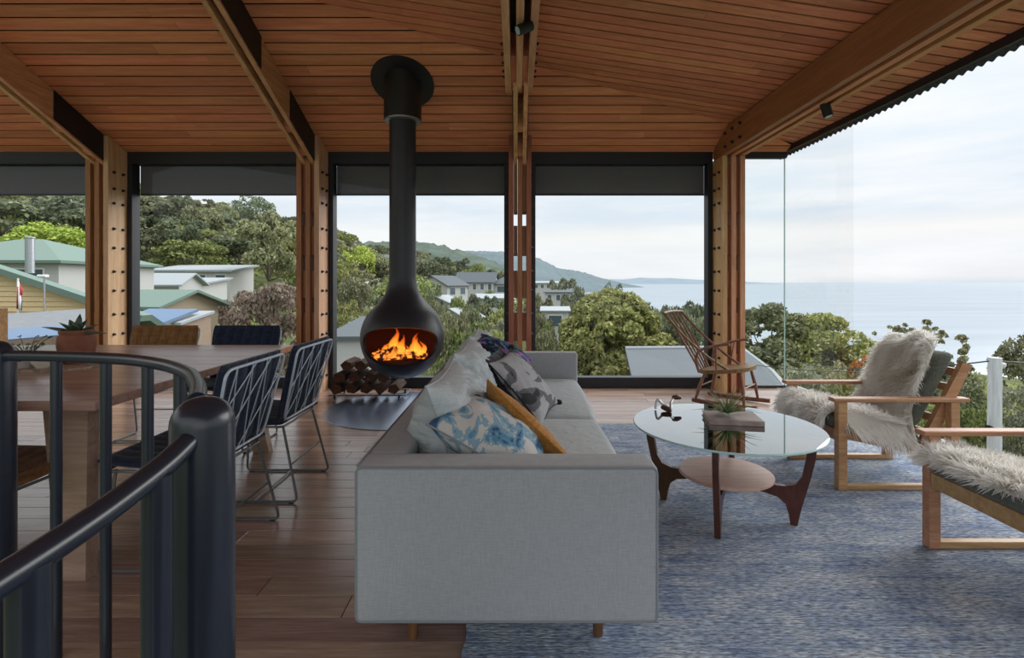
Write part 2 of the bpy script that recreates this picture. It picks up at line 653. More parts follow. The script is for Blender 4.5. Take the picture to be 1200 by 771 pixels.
M['book_cover'] = plain('book_cover', (0.30, 0.245, 0.225), 0.6, 0.0, 0.35, 0.4, 0.0, 9.0)
M['paper'] = plain('paper', (0.55, 0.51, 0.46), 0.8)
M['bark'] = wood('log_bark', (0.018, 0.010, 0.008), (0.045, 0.024, 0.015), (0.10, 0.055, 0.034), (6, 1, 6), 6.0, 0.85, 30, 0.35, 0.5, 0.2)
M['log_end'] = plain('log_cut_end', (0.10, 0.045, 0.028), 0.85, 0.0, 0.4, 0.2, 0.4, 25.0)


# pattern cloths
def patterned(name, base, cols, scale, kind='voronoi', thr=0.45):
    m, nt, b = new_mat(name)
    mp = coords(nt, (1, 1, 1))
    n1 = noise(nt, mp, scale, 3.0, 0.6, 1.2)
    st = [(0.0, base), (thr, base)]
    k = len(cols)
    for i, c in enumerate(cols):
        p0 = thr + 0.012 + (0.97 - thr) * 0.42 * i / k
        p1 = thr + (0.97 - thr) * 0.42 * (i + 1) / k
        st += [(p0, c), (p1, c)]
    rp = ramp(nt, st)
    link(nt, n1.outputs[0], rp.inputs[0])
    link(nt, rp.outputs[0], b.inputs['Base Color'])
    b.inputs['Roughness'].default_value = 0.95
    b.inputs['Specular IOR Level'].default_value = 0.15
    mp2 = coords(nt, (1, 1, 1))
    n2 = noise(nt, mp2, 150.0, 2.0)
    bump(nt, b, n2.outputs[0], 0.25)
    return m


M['blue_pattern'] = patterned('blue_watercolour_cloth', (0.52, 0.51, 0.49), [(0.22, 0.34, 0.42), (0.10, 0.24, 0.36), (0.05, 0.10, 0.20)], 8.0, thr=0.46)
M['grey_pattern'] = patterned('grey_charcoal_floral_cloth', (0.36, 0.365, 0.38), [(0.13, 0.13, 0.14), (0.045, 0.045, 0.05)], 4.2, thr=0.50)
M['purple_pattern'] = patterned('dark_floral_cloth', (0.018, 0.02, 0.04), [(0.04, 0.16, 0.24), (0.32, 0.06, 0.32), (0.48, 0.16, 0.38)], 11.0, thr=0.47)


def rug_material():
    m, nt, b = new_mat('blue_striped_rug')
    mp = coords(nt, (1.1, 40, 1))
    n1 = noise(nt, mp, 2.0, 4.0, 0.7, 0.2)
    mp2 = coords(nt, (3.0, 6.0, 1))
    n2 = noise(nt, mp2, 1.5, 6.0, 0.68)
    mp3 = coords(nt, (20, 100, 1))
    n3 = noise(nt, mp3, 1.6, 2.0, 0.6)
    r1 = ramp(nt, [(0.30, (0.05, 0.065, 0.13)), (0.40, (0.13, 0.20, 0.38)), (0.49, (0.25, 0.33, 0.47)), (0.56, (0.48, 0.54, 0.62)), (0.63, (0.14, 0.21, 0.40)), (0.75, (0.62, 0.64, 0.64))])
    link(nt, n1.outputs[0], r1.inputs[0])
    r2 = ramp(nt, [(0.36, (0.09, 0.14, 0.31)), (0.48, (0.29, 0.36, 0.46)), (0.60, (0.62, 0.64, 0.63))])
    link(nt, n2.outputs[0], r2.inputs[0])
    mx = nt.nodes.new('ShaderNodeMix')
    mx.data_type = 'RGBA'
    mx.inputs['Factor'].default_value = 0.40
    link(nt, r1.outputs[0], mx.inputs[6])
    link(nt, r2.outputs[0], mx.inputs[7])
    r3 = ramp(nt, [(0.34, (0.36, 0.36, 0.39)), (0.5, (1, 1, 1)), (0.66, (1.65, 1.62, 1.56))])
    link(nt, n3.outputs[0], r3.inputs[0])
    mm = nt.nodes.new('ShaderNodeMix')
    mm.data_type = 'RGBA'
    mm.blend_type = 'MULTIPLY'
    mm.inputs['Factor'].default_value = 1.0
    link(nt, mx.outputs[2], mm.inputs[6])
    link(nt, r3.outputs[0], mm.inputs[7])
    link(nt, mm.outputs[2], b.inputs['Base Color'])
    b.inputs['Roughness'].default_value = 1.0
    b.inputs['Specular IOR Level'].default_value = 0.05
    b.inputs['Sheen Weight'].default_value = 0.2
    ad = nt.nodes.new('ShaderNodeMath')
    ad.operation = 'ADD'
    link(nt, n1.outputs[0], ad.inputs[0])
    link(nt, n3.outputs[0], ad.inputs[1])
    bump(nt, b, ad.outputs[0], 0.9, 0.012)
    return m


M['rug'] = rug_material()


def fleece_material():
    m, nt, b = new_mat('sheepskin_fleece')
    at_ = nt.nodes.new('ShaderNodeAttribute')
    at_.attribute_name = 'tone'
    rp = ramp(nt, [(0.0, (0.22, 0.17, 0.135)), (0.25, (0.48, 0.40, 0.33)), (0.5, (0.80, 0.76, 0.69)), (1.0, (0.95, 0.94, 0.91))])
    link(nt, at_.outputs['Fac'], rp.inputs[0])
    link(nt, rp.outputs[0], b.inputs['Base Color'])
    b.inputs['Roughness'].default_value = 0.7
    b.inputs['Specular IOR Level'].default_value = 0.2
    tr = nt.nodes.new('ShaderNodeBsdfTranslucent')
    link(nt, rp.outputs[0], tr.inputs[0])
    mx = nt.nodes.new('ShaderNodeMixShader')
    mx.inputs[0].default_value = 0.5
    link(nt, b.outputs[0], mx.inputs[1])
    link(nt, tr.outputs[0], mx.inputs[2])
    link(nt, mx.outputs[0], nt.nodes['Material Output'].inputs[0])
    return m


M['fleece'] = fleece_material()


def flame_material():
    m = bpy.data.materials.new('flame')
    m.use_nodes = True
    nt = m.node_tree
    nt.nodes.clear()
    out = nt.nodes.new('ShaderNodeOutputMaterial')
    tc = nt.nodes.new('ShaderNodeTexCoord')
    sp = nt.nodes.new('ShaderNodeSeparateXYZ')
    link(nt, tc.outputs['Generated'], sp.inputs[0])
    n = nt.nodes.new('ShaderNodeTexNoise')
    n.inputs['Scale'].default_value = 3.0
    link(nt, tc.outputs['Generated'], n.inputs['Vector'])
    ad = nt.nodes.new('ShaderNodeMath')
    ad.operation = 'MULTIPLY_ADD'
    ad.inputs[1].default_value = 0.35
    link(nt, n.outputs[0], ad.inputs[0])
    link(nt, sp.outputs['Z'], ad.inputs[2])
    sb = nt.nodes.new('ShaderNodeMath')
    sb.operation = 'SUBTRACT'
    sb.inputs[1].default_value = 0.17
    link(nt, ad.outputs[0], sb.inputs[0])
    rp = ramp(nt, [(0.0, (1.0, 0.50, 0.10)), (0.3, (1.0, 0.33, 0.03)), (0.65, (1.0, 0.16, 0.01)), (1.0, (0.7, 0.04, 0.0))])
    link(nt, sb.outputs[0], rp.inputs[0])
    em = nt.nodes.new('ShaderNodeEmission')
    em.inputs[1].default_value = 1.5
    link(nt, rp.outputs[0], em.inputs[0])
    tr = nt.nodes.new('ShaderNodeBsdfTransparent')
    lw = nt.nodes.new('ShaderNodeLayerWeight')
    lw.inputs[0].default_value = 0.35
    r2 = ramp(nt, [(0.0, (0.25, 0.25, 0.25)), (0.7, (1, 1, 1))])
    link(nt, lw.outputs['Facing'], r2.inputs[0])
    mu = nt.nodes.new('ShaderNodeMath')
    mu.operation = 'MULTIPLY_ADD'
    mu.inputs[1].default_value = 0.65
    mu.use_clamp = True
    link(nt, sb.outputs[0], mu.inputs[0])
    link(nt, r2.outputs[0], mu.inputs[2])
    mx = nt.nodes.new('ShaderNodeMixShader')
    link(nt, mu.outputs[0], mx.inputs[0])
    link(nt, em.outputs[0], mx.inputs[1])
    link(nt, tr.outputs[0], mx.inputs[2])
    link(nt, mx.outputs[0], out.inputs[0])
    return m


def emissive(name, col, strength):
    m, nt, b = new_mat(name)
    b.inputs['Base Color'].default_value = (0.02, 0.01, 0.01, 1)
    mp = coords(nt, (1, 1, 1))
    n = noise(nt, mp, 22.0, 3.0)
    rp = ramp(nt, [(0.47, (0.01, 0.002, 0.001)), (0.66, col)])
    link(nt, n.outputs[0], rp.inputs[0])
    link(nt, rp.outputs[0], b.inputs['Emission Color'])
    b.inputs['Emission Strength'].default_value = strength
    return m


M['flame'] = flame_material()
M['ember'] = emissive('glowing_log', (1.0, 0.26, 0.03), 1.6)
# outdoors
M['leaf_gum'] = foliage('gum_leaves', (0.128, 0.140, 0.076), (0.250, 0.262, 0.146), (0.421, 0.415, 0.250))
M['leaf_dark'] = foliage('dark_leaves', (0.088, 0.107, 0.068), (0.177, 0.201, 0.128), (0.293, 0.311, 0.201))
M['leaf_green'] = foliage('fresh_green_leaves', (0.17, 0.23, 0.04), (0.36, 0.45, 0.095), (0.56, 0.64, 0.19))
M['leaf_mid'] = foliage('mid_green_leaves', (0.125, 0.155, 0.055), (0.255, 0.285, 0.110), (0.42, 0.43, 0.185))
M['leaf_red'] = foliage('reddish_leaves', (0.17, 0.125, 0.11), (0.29, 0.22, 0.18), (0.38, 0.33, 0.25))
M['leaf_rust'] = foliage('rust_leaves', (0.232, 0.109, 0.039), (0.434, 0.217, 0.070), (0.496, 0.341, 0.124))
M['leaf_grey'] = foliage('grey_green_leaves', (0.155, 0.165, 0.115), (0.275, 0.285, 0.20), (0.41, 0.41, 0.295))
M['trunk'] = wood('gum_trunk', (0.11, 0.085, 0.065), (0.21, 0.175, 0.14), (0.34, 0.30, 0.25), (8, 8, 1), 2.0, 0.9)
M['ground'] = plain('hillside_ground', (0.085, 0.10, 0.045), 1.0, 0.0, 0.5, 0.05, 0.0, 0.15)
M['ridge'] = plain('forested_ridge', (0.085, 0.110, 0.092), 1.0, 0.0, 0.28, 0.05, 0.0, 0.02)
M['ridge_far'] = plain('distant_forested_ridge', (0.125, 0.16, 0.175), 1.0, 0.0, 0.10, 0.05, 0.0, 0.006)  # paler and bluer with distance: haze put into the forest colour
M['headland'] = plain('distant_headland', (0.20, 0.25, 0.29), 1.0, 0.0, 0.08, 0.05, 0.0, 0.002)  # haze over the far land put into its colour
M['roof_green'] = plain('green_metal_roof', (0.15, 0.215, 0.185), 0.5, 0.0, 0.06, 0.12)
M['roof_grey'] = plain('grey_metal_roof', (0.105, 0.12, 0.132), 0.8, 0.0, 0.06, 0.12)
M['roof_blue'] = plain('blue_metal_roof', (0.13, 0.19, 0.30), 0.5, 0.0, 0.08, 0.12)
M['roof_white'] = plain('pale_metal_roof', (0.32, 0.345, 0.365), 0.75, 0.0, 0.05, 0.12)
M['road_grey'] = plain('pale_grey_membrane', (0.19, 0.20, 0.215), 0.9, 0.0, 0.12, 0.2, 0.0, 6.0)
M['wall_yellow'] = plain('yellow_weatherboard', (0.66, 0.50, 0.28), 0.7, 0.0, 0.06)
M['wall_white'] = plain('white_weatherboard', (0.46, 0.46, 0.45), 0.7, 0.0, 0.05)
M['wall_fawn'] = plain('fawn_fence', (0.42, 0.34, 0.24), 0.8, 0.0, 0.15)
M['wall_brick'] = plain('brown_fascia', (0.28, 0.20, 0.15), 0.8, 0.0, 0.15)
M['dark_pane'] = plain('dark_window_pane', (0.07, 0.10, 0.13), 0.12, 0.0, 0.05, 0.6)
M['pale_log'] = wood('weathered_log', (0.38, 0.40, 0.42), (0.52, 0.54, 0.56), (0.66, 0.68, 0.70), (14, 14, 1), 3.0, 0.9, 0, 0.05, 0.4)
M['deck_grey'] = plain('pale_grey_deck', (0.30, 0.31, 0.32), 0.7, 0.0, 0.1)
M['flag_blue'] = plain('flag_blue', (0.03, 0.05, 0.22), 0.9)
M['flag_red'] = plain('flag_red', (0.42, 0.04, 0.05), 0.9)


def sea_material():
    m, nt, b = new_mat('sea_water')
    b.inputs['Base Color'].default_value = (0.30, 0.40, 0.45, 1)
    b.inputs['Roughness'].default_value = 0.6
    b.inputs['Specular IOR Level'].default_value = 0.08
    mp = coords(nt, (0.004, 0.02, 1))
    n = noise(nt, mp, 1.0, 6.0, 0.6)
    rp = ramp(nt, [(0.3, (0.255, 0.295, 0.335)), (0.7, (0.31, 0.35, 0.385))])
    link(nt, n.outputs[0], rp.inputs[0])
    link(nt, rp.outputs[0], b.inputs['Base Color'])
    mp2 = coords(nt, (0.15, 0.4, 1))
    n2 = noise(nt, mp2, 1.0, 4.0)
    bump(nt, b, n2.outputs[0], 0.25, 0.6)
    df = nt.nodes.new('ShaderNodeBsdfDiffuse')
    link(nt, rp.outputs[0], df.inputs[0])
    gl = nt.nodes.new('ShaderNodeBsdfGlossy')
    gl.inputs['Roughness'].default_value = 0.12
    mx = nt.nodes.new('ShaderNodeMixShader')
    mx.inputs[0].default_value = 0.14
    link(nt, df.outputs[0], mx.inputs[1])
    link(nt, gl.outputs[0], mx.inputs[2])
    link(nt, mx.outputs[0], nt.nodes['Material Output'].inputs[0])
    return m


M['sea'] = sea_material()

# ------------------------------------------------------------------ room shell
WALL_Y = 5.83
XL, XR = -8.2, 3.06
ROOF_A, ROOF_B = 0.44, 0.15          # slopes of the two roof planes
ZW = 2.68                            # ceiling height at the window wall
XB, ZB = 2.24, 2.87                  # side beam line


def zA(y):
    return ZW + ROOF_A * (WALL_Y - y)


def zB(x):
    return ZB + ROOF_B * (XB - x)


def hip_x(y):
    return XB - (zA(y) - ZB) / ROOF_B


rnd = random.Random(3)

# floor: subfloor slab with boards running across the room
floor = struct('floor')
sub = MB()
sub.box(XL, XR, 1.45, WALL_Y + .12, -0.25, -0.022)
sub.box(-0.40, XR, -3.0, 1.45, -0.25, 0.0)
sub.build('subfloor', M['dark_gap'], floor)
y = 1.452
row = 0
while y < WALL_Y - 0.01:
    y1 = min(y + 0.128, WALL_Y)
    x = XL + rnd.uniform(-1.6, 0)
    while x < XR:
        x1 = x + rnd.uniform(1.7, 3.0)
        xa, xb = max(x, XL), min(x1, XR)
        if xb - xa > 0.1:
            b = MB()
            b.bbox(xa + .0012, xb - .0012, y + .0012, y1 - .0012, -0.022, rnd.uniform(-.0006, .0), 0.0015)
            b.build('floor_board', M['floor_wood'], floor)
        x = x1
    y = y1
    row += 1

# ceiling: dark backing planes, then boards (all running across) on both roof planes
ceiling = struct('ceiling')
bk = MB()
Y0C = -2.6
for k in range(40):                                  # strips along the depth; each folds at the hip
    ya, yb = lerp(Y0C, WALL_Y + .12, k / 40), lerp(Y0C, WALL_Y + .12, (k + 1) / 40)
    q = []
    for yy in (ya, yb):
        h = max(XL, min(3.075, hip_x(yy)))
        q.append([(XL, yy, min(zA(yy), zB(XL)) + .055), (h, yy, min(zA(yy), zB(h)) + .055), (3.075, yy, min(zA(yy), zB(3.075)) + .055)])
    bk.add(q[0] + q[1], [(0, 1, 4, 3), (1, 2, 5, 4)])
bk.build('roof_lining', M['dark_gap'], ceiling)
P = 0.115
GAP = 0.019
nA = 0
for k in range(-1, 60):
    y1 = WALL_Y - k * P
    y0 = y1 - P + GAP
    if y0 < -2.5:
        break
    # plane A piece(s): from XL to the hip
    for plane in ('A', 'B'):
        def ends(yy):
            h = hip_x(yy)
            return (XL, min(h, 3.07)) if plane == 'A' else (max(h, XL), 3.07)
        a0, a1 = ends(y0), ends(y1)
        lo, hi = min(a0[0], a1[0]), max(a0[1], a1[1])
        if hi - lo < 0.05:
            continue
        if k >= 0 and y1 < 1.6:                      # out of the picture: whole lengths
            cuts = []
        else:
            cuts = []
            x = lo + rnd.uniform(0.6, 2.6)
            while x < hi - 0.4:
                cuts.append(x)
                x += rnd.uniform(1.8, 3.4)
        if plane == 'B':
            cuts = [c for c in cuts if not 2.1 < c < 2.6]
        xs = [None] + cuts + [None]
        for i in range(len(xs) - 1):
            l0 = a0[0] if xs[i] is None else xs[i] + .001
            l1 = a1[0] if xs[i] is None else xs[i] + .001
            r0 = a0[1] if xs[i + 1] is None else xs[i + 1] - .001
            r1 = a1[1] if xs[i + 1] is None else xs[i + 1] - .001
            if r0 - l0 < 0.02 and r1 - l1 < 0.02:
                continue
            r0, r1 = max(r0, l0 + .001), max(r1, l1 + .001)
            zf = (lambda xx, yy: zA(yy)) if plane == 'A' else (lambda xx, yy: zB(xx))
            t = 0.009
            dz = rnd.uniform(0, .002)
            b = MB()
            low = [(l0, y0, zf(l0, y0) + dz), (r0, y0, zf(r0, y0) + dz), (r1, y1, zf(r1, y1) + dz), (l1, y1, zf(l1, y1) + dz)]
            top = [(p[0], p[1], p[2] + t) for p in low]
            b.hexa(low, top)
            b.build('ceiling_board', M['soffit_wood'] if False else M['ceiling_wood'], ceiling)
            nA += 1

# outer roof sheet so that daylight does not come through, its wavy edge shows at the eave
roof_edge = tag(MB().box(3.07, 3.10, Y0C, WALL_Y + .16, 2.685, 2.88).build('fascia', M['frame']), 'dark fascia board along the open eave above the sea view', 'fascia', None)
cor = MB()
ny = 1400
cor_y = [lerp(Y0C, WALL_Y + .3, i / ny) for i in range(ny + 1)]
cv, cf = [], []
for i, yy in enumerate(cor_y):
    w = 0.009 * math.sin(2 * PI * yy / 0.076)
    for x_, z_ in ((3.104, 2.70 + w), (3.165, 2.675 + w), (3.165, 2.685 + w), (3.104, 2.71 + w)):
        cv.append((x_, yy, z_))
for i in range(ny):
    a, c = i * 4, (i + 1) * 4
    cf += [(a, a + 1, c + 1, c), (a + 1, a + 2, c + 2, c + 1), (a + 2, a + 3, c + 3, c + 2)]
cor.add(cv, cf)
tag(cor.build('roofing_sheet', M['frame'], None, True), 'dark corrugated roofing sheet with a scalloped edge above the sea view', 'roofing')

# ------------------------------------------------------------------ window wall
post_left = [-6.765, -4.672, -2.385, -0.083, 2.235]
PW = 0.247                                 # width of the compound posts
PY0, PY1 = 5.55, WALL_Y
winx = [(XL, -6.765), (-6.518, -4.672), (-4.425, -2.385), (-2.138, -0.083), (0.164, 2.235)]
HEAD, SILL = 2.55, 0.12
side_words = ['far left edge of the room', 'above the terracotta pot', 'behind the tan and navy chairs', 'behind the hanging stove', 'behind the rocking chair']
for i, (x0, x1) in enumerate(winx):
    w = struct('window_%d' % (i + 1))
    f = MB()
    f.bbox(x0, x1, WALL_Y - .01, WALL_Y + .12, HEAD, ZW + .06, .004)
    f.build('window_head', M['frame'], w)
    f = MB()
    f.bbox(x0, x1, WALL_Y - .01, WALL_Y + .12, 0.0, SILL, .004)
    f.build('window_sill', M['frame'], w)
    for s in (0, 1):
        f = MB()
        f.bbox(x0 if s == 0 else x1 - .055, x0 + .055 if s == 0 else x1, WALL_Y - .01, WALL_Y + .12, SILL, HEAD, .004)
        f.build('window_jamb', M['frame'], w)
    MB().add([(x0 + .05, WALL_Y + .06, SILL), (x1 - .05, WALL_Y + .06, SILL), (x1 - .05, WALL_Y + .06, HEAD), (x0 + .05, WALL_Y + .06, HEAD)], [(0, 1, 2, 3)]).build('window_pane', M['glass'], w)
    if i > 0:
        t = thing('roller_blind', 'charcoal blind half lowered over the window ' + side_words[i], 'blind', ((x0 + x1) / 2, WALL_Y + .13, 2.2), world_built=True, group='window blinds')
        c = MB()
        c.box(x0 + .05, x1 - .05, WALL_Y + .132, WALL_Y + .137, 2.23, 2.60)
        c.build('blind_cloth', M['blind'], t)
        c = MB()
        c.tube([(x0 + .05, WALL_Y + .135, 2.222), (x1 - .05, WALL_Y + .135, 2.222)], .011, 8)
        c.build('bottom_bar', M['frame'], t, True)

# corner glazing beside the last post and along the open side
w = struct('window_6')
MB().bbox(2.482, XR + .02, WALL_Y - .01, WALL_Y + .05, 2.615, 2.70, .003).build('window_head', M['frame'], w)
MB().bbox(2.482, XR + .02, WALL_Y - .01, WALL_Y + .05, 0.0, 0.028, .003).build('window_sill', M['frame'], w)
MB().box(2.482, XR, WALL_Y + .012, WALL_Y + .022, 0.028, 2.615).build('window_pane', M['glass'], w)
w = struct('window_7')
ys = [WALL_Y + .01, 4.65]
for a, b_ in zip(ys[:-1], ys[1:]):
    MB().box(XR - .005, XR + .005, b_ + .002, a - .002, 0.02, 2.70).build('window_pane', M['side_glass'], w)
    sm = MB()
    sm.box(XR - .006, XR + .006, a - .004, a + .004, 0.02, 2.70)
    sm.build('glass_edge', M['glass_edge'], w)
MB().bbox(XR - .02, XR + .03, -2.4, WALL_Y + .05, -0.02, 0.02, .003).build('window_sill', M['frame'], w)
# pale ledge outside the side glazing
deck = struct('trim_1')
for k in range(2):
    MB().bbox(XR + .04 + k * .12, XR + .15 + k * .12, -2.4, WALL_Y + .3, -0.06, -0.02, .004).build('deck_board', M['deck_grey'], deck)

# ------------------------------------------------------------------ compound posts
bolt_mesh = MB().lathe([(0.0, 0.0), (0.017, 0.0), (0.017, 0.008), (0.011, 0.012), (0.011, 0.024), (0.0, 0.026)], n=8).mesh('bolt', M['black_metal'])
post_words = ['', 'timber post of bolted planks between the two left windows', 'timber post of bolted planks left of the hanging stove',
              'slim timber post of bolted planks in the middle of the window wall', 'timber post of bolted planks at the corner by the sea view']
bolt_z = [2.41, 2.23, 2.07, 1.79, 1.58, 1.32, 1.11, 0.85, 0.63, 0.37, 0.16]
for i in range(1, 5):
    x0 = post_left[i]
    t = thing('timber_post', post_words[i], 'post', (x0 + PW / 2, 5.69, 0), world_built=True, group=None)
    mem = [(0.0, 0.053), (0.098, 0.149), (0.194, PW)]
    for j, (a, b_) in enumerate(mem):
        m_ = MB()
        ztop = (2.56 if j == 1 else zA(5.6)) if i < 4 else (2.575 if j < 3 else 2.9)
        lo = [(x0 + a, PY0, 0), (x0 + b_, PY0, 0), (x0 + b_, PY1, 0), (x0 + a, PY1, 0)]
        if i < 4 and j != 1:
            tp = [(x0 + a, PY0, zA(PY0) - .01), (x0 + b_, PY0, zA(PY0) - .01), (x0 + b_, PY1, zA(PY1) - .01), (x0 + a, PY1, zA(PY1) - .01)]
        else:
            tp = [(x0 + a, PY0, ztop), (x0 + b_, PY0, ztop), (x0 + b_, PY1, ztop), (x0 + a, PY1, ztop)]
        m_.hexa(lo, tp)
        m_.build('post_plank', M['post_honey'] if i == 4 else (M['post_sidelit'] if j == 2 and i < 3 else M['post_wood']), t)
    for (a, b_) in ((0.055, 0.096), (0.151, 0.192)):
        for z0, z1 in ((0.0, 0.42), (0.56, 0.87), (1.03, 1.33), (1.50, 1.82), (1.97, 2.50)):
            MB().box(x0 + a, x0 + b_, PY0 + .045, PY1 - .01, z0, z1).build('spacer_block', M['post_wood'], t)
    for z in bolt_z:
        for yy in (5.625, 5.755):
            put('bolt', bolt_mesh, t, (x0 + PW, yy, z), (0, R(90), 0))
            put('bolt', bolt_mesh, t, (x0, yy, z), (0, R(-90), 0))

# rafters: a pair of planks from each post up under the ceiling, steel side plates at both joints, then a level beam of three planks
raf_words = ['', 'sloping twin plank rafter at the left edge with a black steel plate by the post', 'sloping twin plank rafter left of the hanging stove with two black steel plates',
             'twin plank rafter straight ahead above the slim middle post']


def zraf(y):
    return 2.544 + ROOF_A * (5.45 - y)


for i in range(1, 4):
    x0 = post_left[i]
    yn = {1: 1.8, 2: 3.55, 3: 4.10}[i]
    t = thing('roof_rafter', raf_words[i], 'rafter', (x0 + PW / 2, 5.5, zraf(5.5)), world_built=True)
    for a, b_ in ((0.055, 0.096), (0.151, 0.192)):
        m_ = MB()
        lo = [(x0 + a, yn, zraf(yn)), (x0 + b_, yn, zraf(yn)), (x0 + b_, 5.72, zraf(5.72)), (x0 + a, 5.72, zraf(5.72))]
        tp = [(p[0], p[1], zA(p[1]) - .004) for p in lo]
        m_.hexa(lo, tp)
        m_.build('rafter_plank', M['rafter_wood'], t)
    for ya, yb in ((5.05, 5.12), (5.38, 5.46)):
        m_ = MB()
        lo = [(x0 + .098, ya, zraf(ya) + .012), (x0 + .149, ya, zraf(ya) + .012), (x0 + .149, yb, zraf(yb) + .012), (x0 + .098, yb, zraf(yb) + .012)]
        tp = [(p[0], p[1], zA(p[1]) - .01) for p in lo]
        m_.hexa(lo, tp)
        m_.build('spacer_block', M['beam_wood'], t)
    plates = [(4.955, 5.548)]
    if i == 2:
        plates.append((yn, 4.39))
    for ya, yb in plates:
        for xa, xb in ((x0 + .046, x0 + .054), (x0 + .193, x0 + .201)):
            m_ = MB()
            k0, k1 = (ya, yb)
            lo = [(xa, k0, zraf(k0) + .02), (xb, k0, zraf(k0) + .02), (xb, k1, zraf(k1) + .02), (xa, k1, zraf(k1) + .02)]
            tp = [(p[0], p[1], zA(p[1]) - .006) for p in lo]
            m_.hexa(lo, tp)
            m_.build('steel_plate', M['black_metal'], t)

# level three-plank beams
beam_words = {2: 'end of a three plank beam at the top edge above the dining table', 3: 'level three plank beam overhead in the centre carrying a black spotlight'}
for i, yend, zb in ((2, 3.72, 3.27), (3, 4.70, 2.94)):
    x0 = post_left[i] - .015
    t = thing('roof_beam', beam_words[i], 'beam', (x0 + PW / 2, yend, zb), world_built=True)
    for a, b_ in ((0.0, 0.053), (0.098, 0.149), (0.194, PW)):
        if i == 2:
            a, b_ = a * 1.2 - .025, b_ * 1.2 - .025
        ztop = min(zA(yend), zB(x0)) - .01
        m_ = MB()
        m_.bbox(x0 + a, x0 + b_, -2.4, yend - (0.10 if False else 0), zb, max(ztop, zb + .12), .003)
        m_.build('beam_plank', M['rafter_wood'], t)
    for a, b_ in ((0.055, 0.096), (0.151, 0.192)):
        if i == 3:
            m_ = MB()
            m_.box(x0 + a, x0 + b_, 3.98, 4.60, zb + .02, zb + .22)
            m_.build('spacer_block', M['beam_wood'], t)
            m_ = MB()
            m_.box(x0 + a, x0 + b_, -2.4, 3.97, zb + .20, zb + .24)
            m_.build('beam_infill', M['black_metal'], t)
    if i == 3:
        for yy in (3.95, 4.12, 4.29, 4.46, 4.58):
            put('bolt', bolt_mesh, t, (x0 + PW, yy, zb + .10), (0, R(90), 0))
            put('bolt', bolt_mesh, t, (x0, yy, zb + .10), (0, R(-90), 0))

# side beam over the open glazed side
t = thing('roof_beam', 'long reddish three plank beam running along the open side toward the corner post', 'beam', (2.36, 2.0, 2.58), world_built=True)
for a, b_ in ((2.235, 2.288), (2.333, 2.384), (2.429, 2.482)):
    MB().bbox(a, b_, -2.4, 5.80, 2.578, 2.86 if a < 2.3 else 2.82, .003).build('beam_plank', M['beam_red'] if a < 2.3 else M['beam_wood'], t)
for a, b_ in ((2.29, 2.331), (2.386, 2.427)):
    MB().box(a, b_, -2.4, 5.78, 2.69, 2.82).build('beam_infill', M['dark_gap'], t)
for yy in (5.1, 5.28, 5.46):
    for zz in (2.65, 2.79):
        put('bolt', bolt_mesh, t, (2.235, yy, zz), (0, R(-90), 0))

# spotlights on the beams


def spot(loc, tilt, label):
    t = thing('spotlight', label, 'spotlight', loc)
    MB().tube([(0, 0, 0), (0, 0, -.03)], .012, 8).build('swivel', M['black_metal'], t, True)
    d = Vector((math.sin(tilt[0]) * math.cos(tilt[1]), math.sin(tilt[0]) * math.sin(tilt[1]), -math.cos(tilt[0])))
    c = Vector((0, 0, -.045))
    MB().tube([c - d * .055, c + d * .055], .035, 20).build('lamp_body', M['black_metal'], t, 40)
    MB().tube([c + d * .0555, c + d * .057], .027, 16).build('lens', M['glass_edge'], t, 40)
    return t


spot((0.055, 3.42, 2.945), (R(62), R(200)), 'black cylinder spotlight tilted under the central overhead beam')
spot((2.40, 3.96, 2.58), (R(14), R(-30)), 'black cylinder spotlight pointing down from the long side beam')

# ------------------------------------------------------------------ hanging stove
SX, SY, SZ = -1.08, 4.87, 0.68
RS = 0.39
stove = thing('hanging_stove', 'black round hanging fireplace with a lit fire and tall flue', 'fireplace', (SX, SY, 0.29), world_built=True)


def stove_shell(r, flip):
    """sphere with an elliptical mouth, as a polar grid about the mouth's axis"""
    axis_az = R(7.0)
    nphi, nth = 72, 30
    vs, fs = [], []
    c_el = R(-8.5)
    f = Vector((math.sin(axis_az) * math.cos(c_el), -math.cos(axis_az) * math.cos(c_el), math.sin(c_el)))
    rt = Vector((math.cos(axis_az), math.sin(axis_az), 0))
    up = rt.cross(f) * -1
    if up.z < 0:
        up = -up
    for j in range(nth + 1):
        for i in range(nphi):
            ph = 2 * PI * i / nphi
            cph, sph = math.cos(ph), math.sin(ph)
            e = 2.3
            wa, wb = R(60), R(27 if sph > 0 else 29)
            th0 = (abs(cph / wa) ** e + abs(sph / wb) ** e) ** (-1 / e)
            th = lerp(th0, PI, j / nth)
            d = f * math.cos(th) + (rt * cph + up * sph) * math.sin(th)
            vs.append((SX + d.x * r, SY + d.y * r, SZ + d.z * r))
    for j in range(nth):
        for i in range(nphi):
            i2 = (i + 1) % nphi
            q = (j * nphi + i, j * nphi + i2, (j + 1) * nphi + i2, (j + 1) * nphi + i)
            fs.append(q if not flip else tuple(reversed(q)))
    return vs, fs, nphi


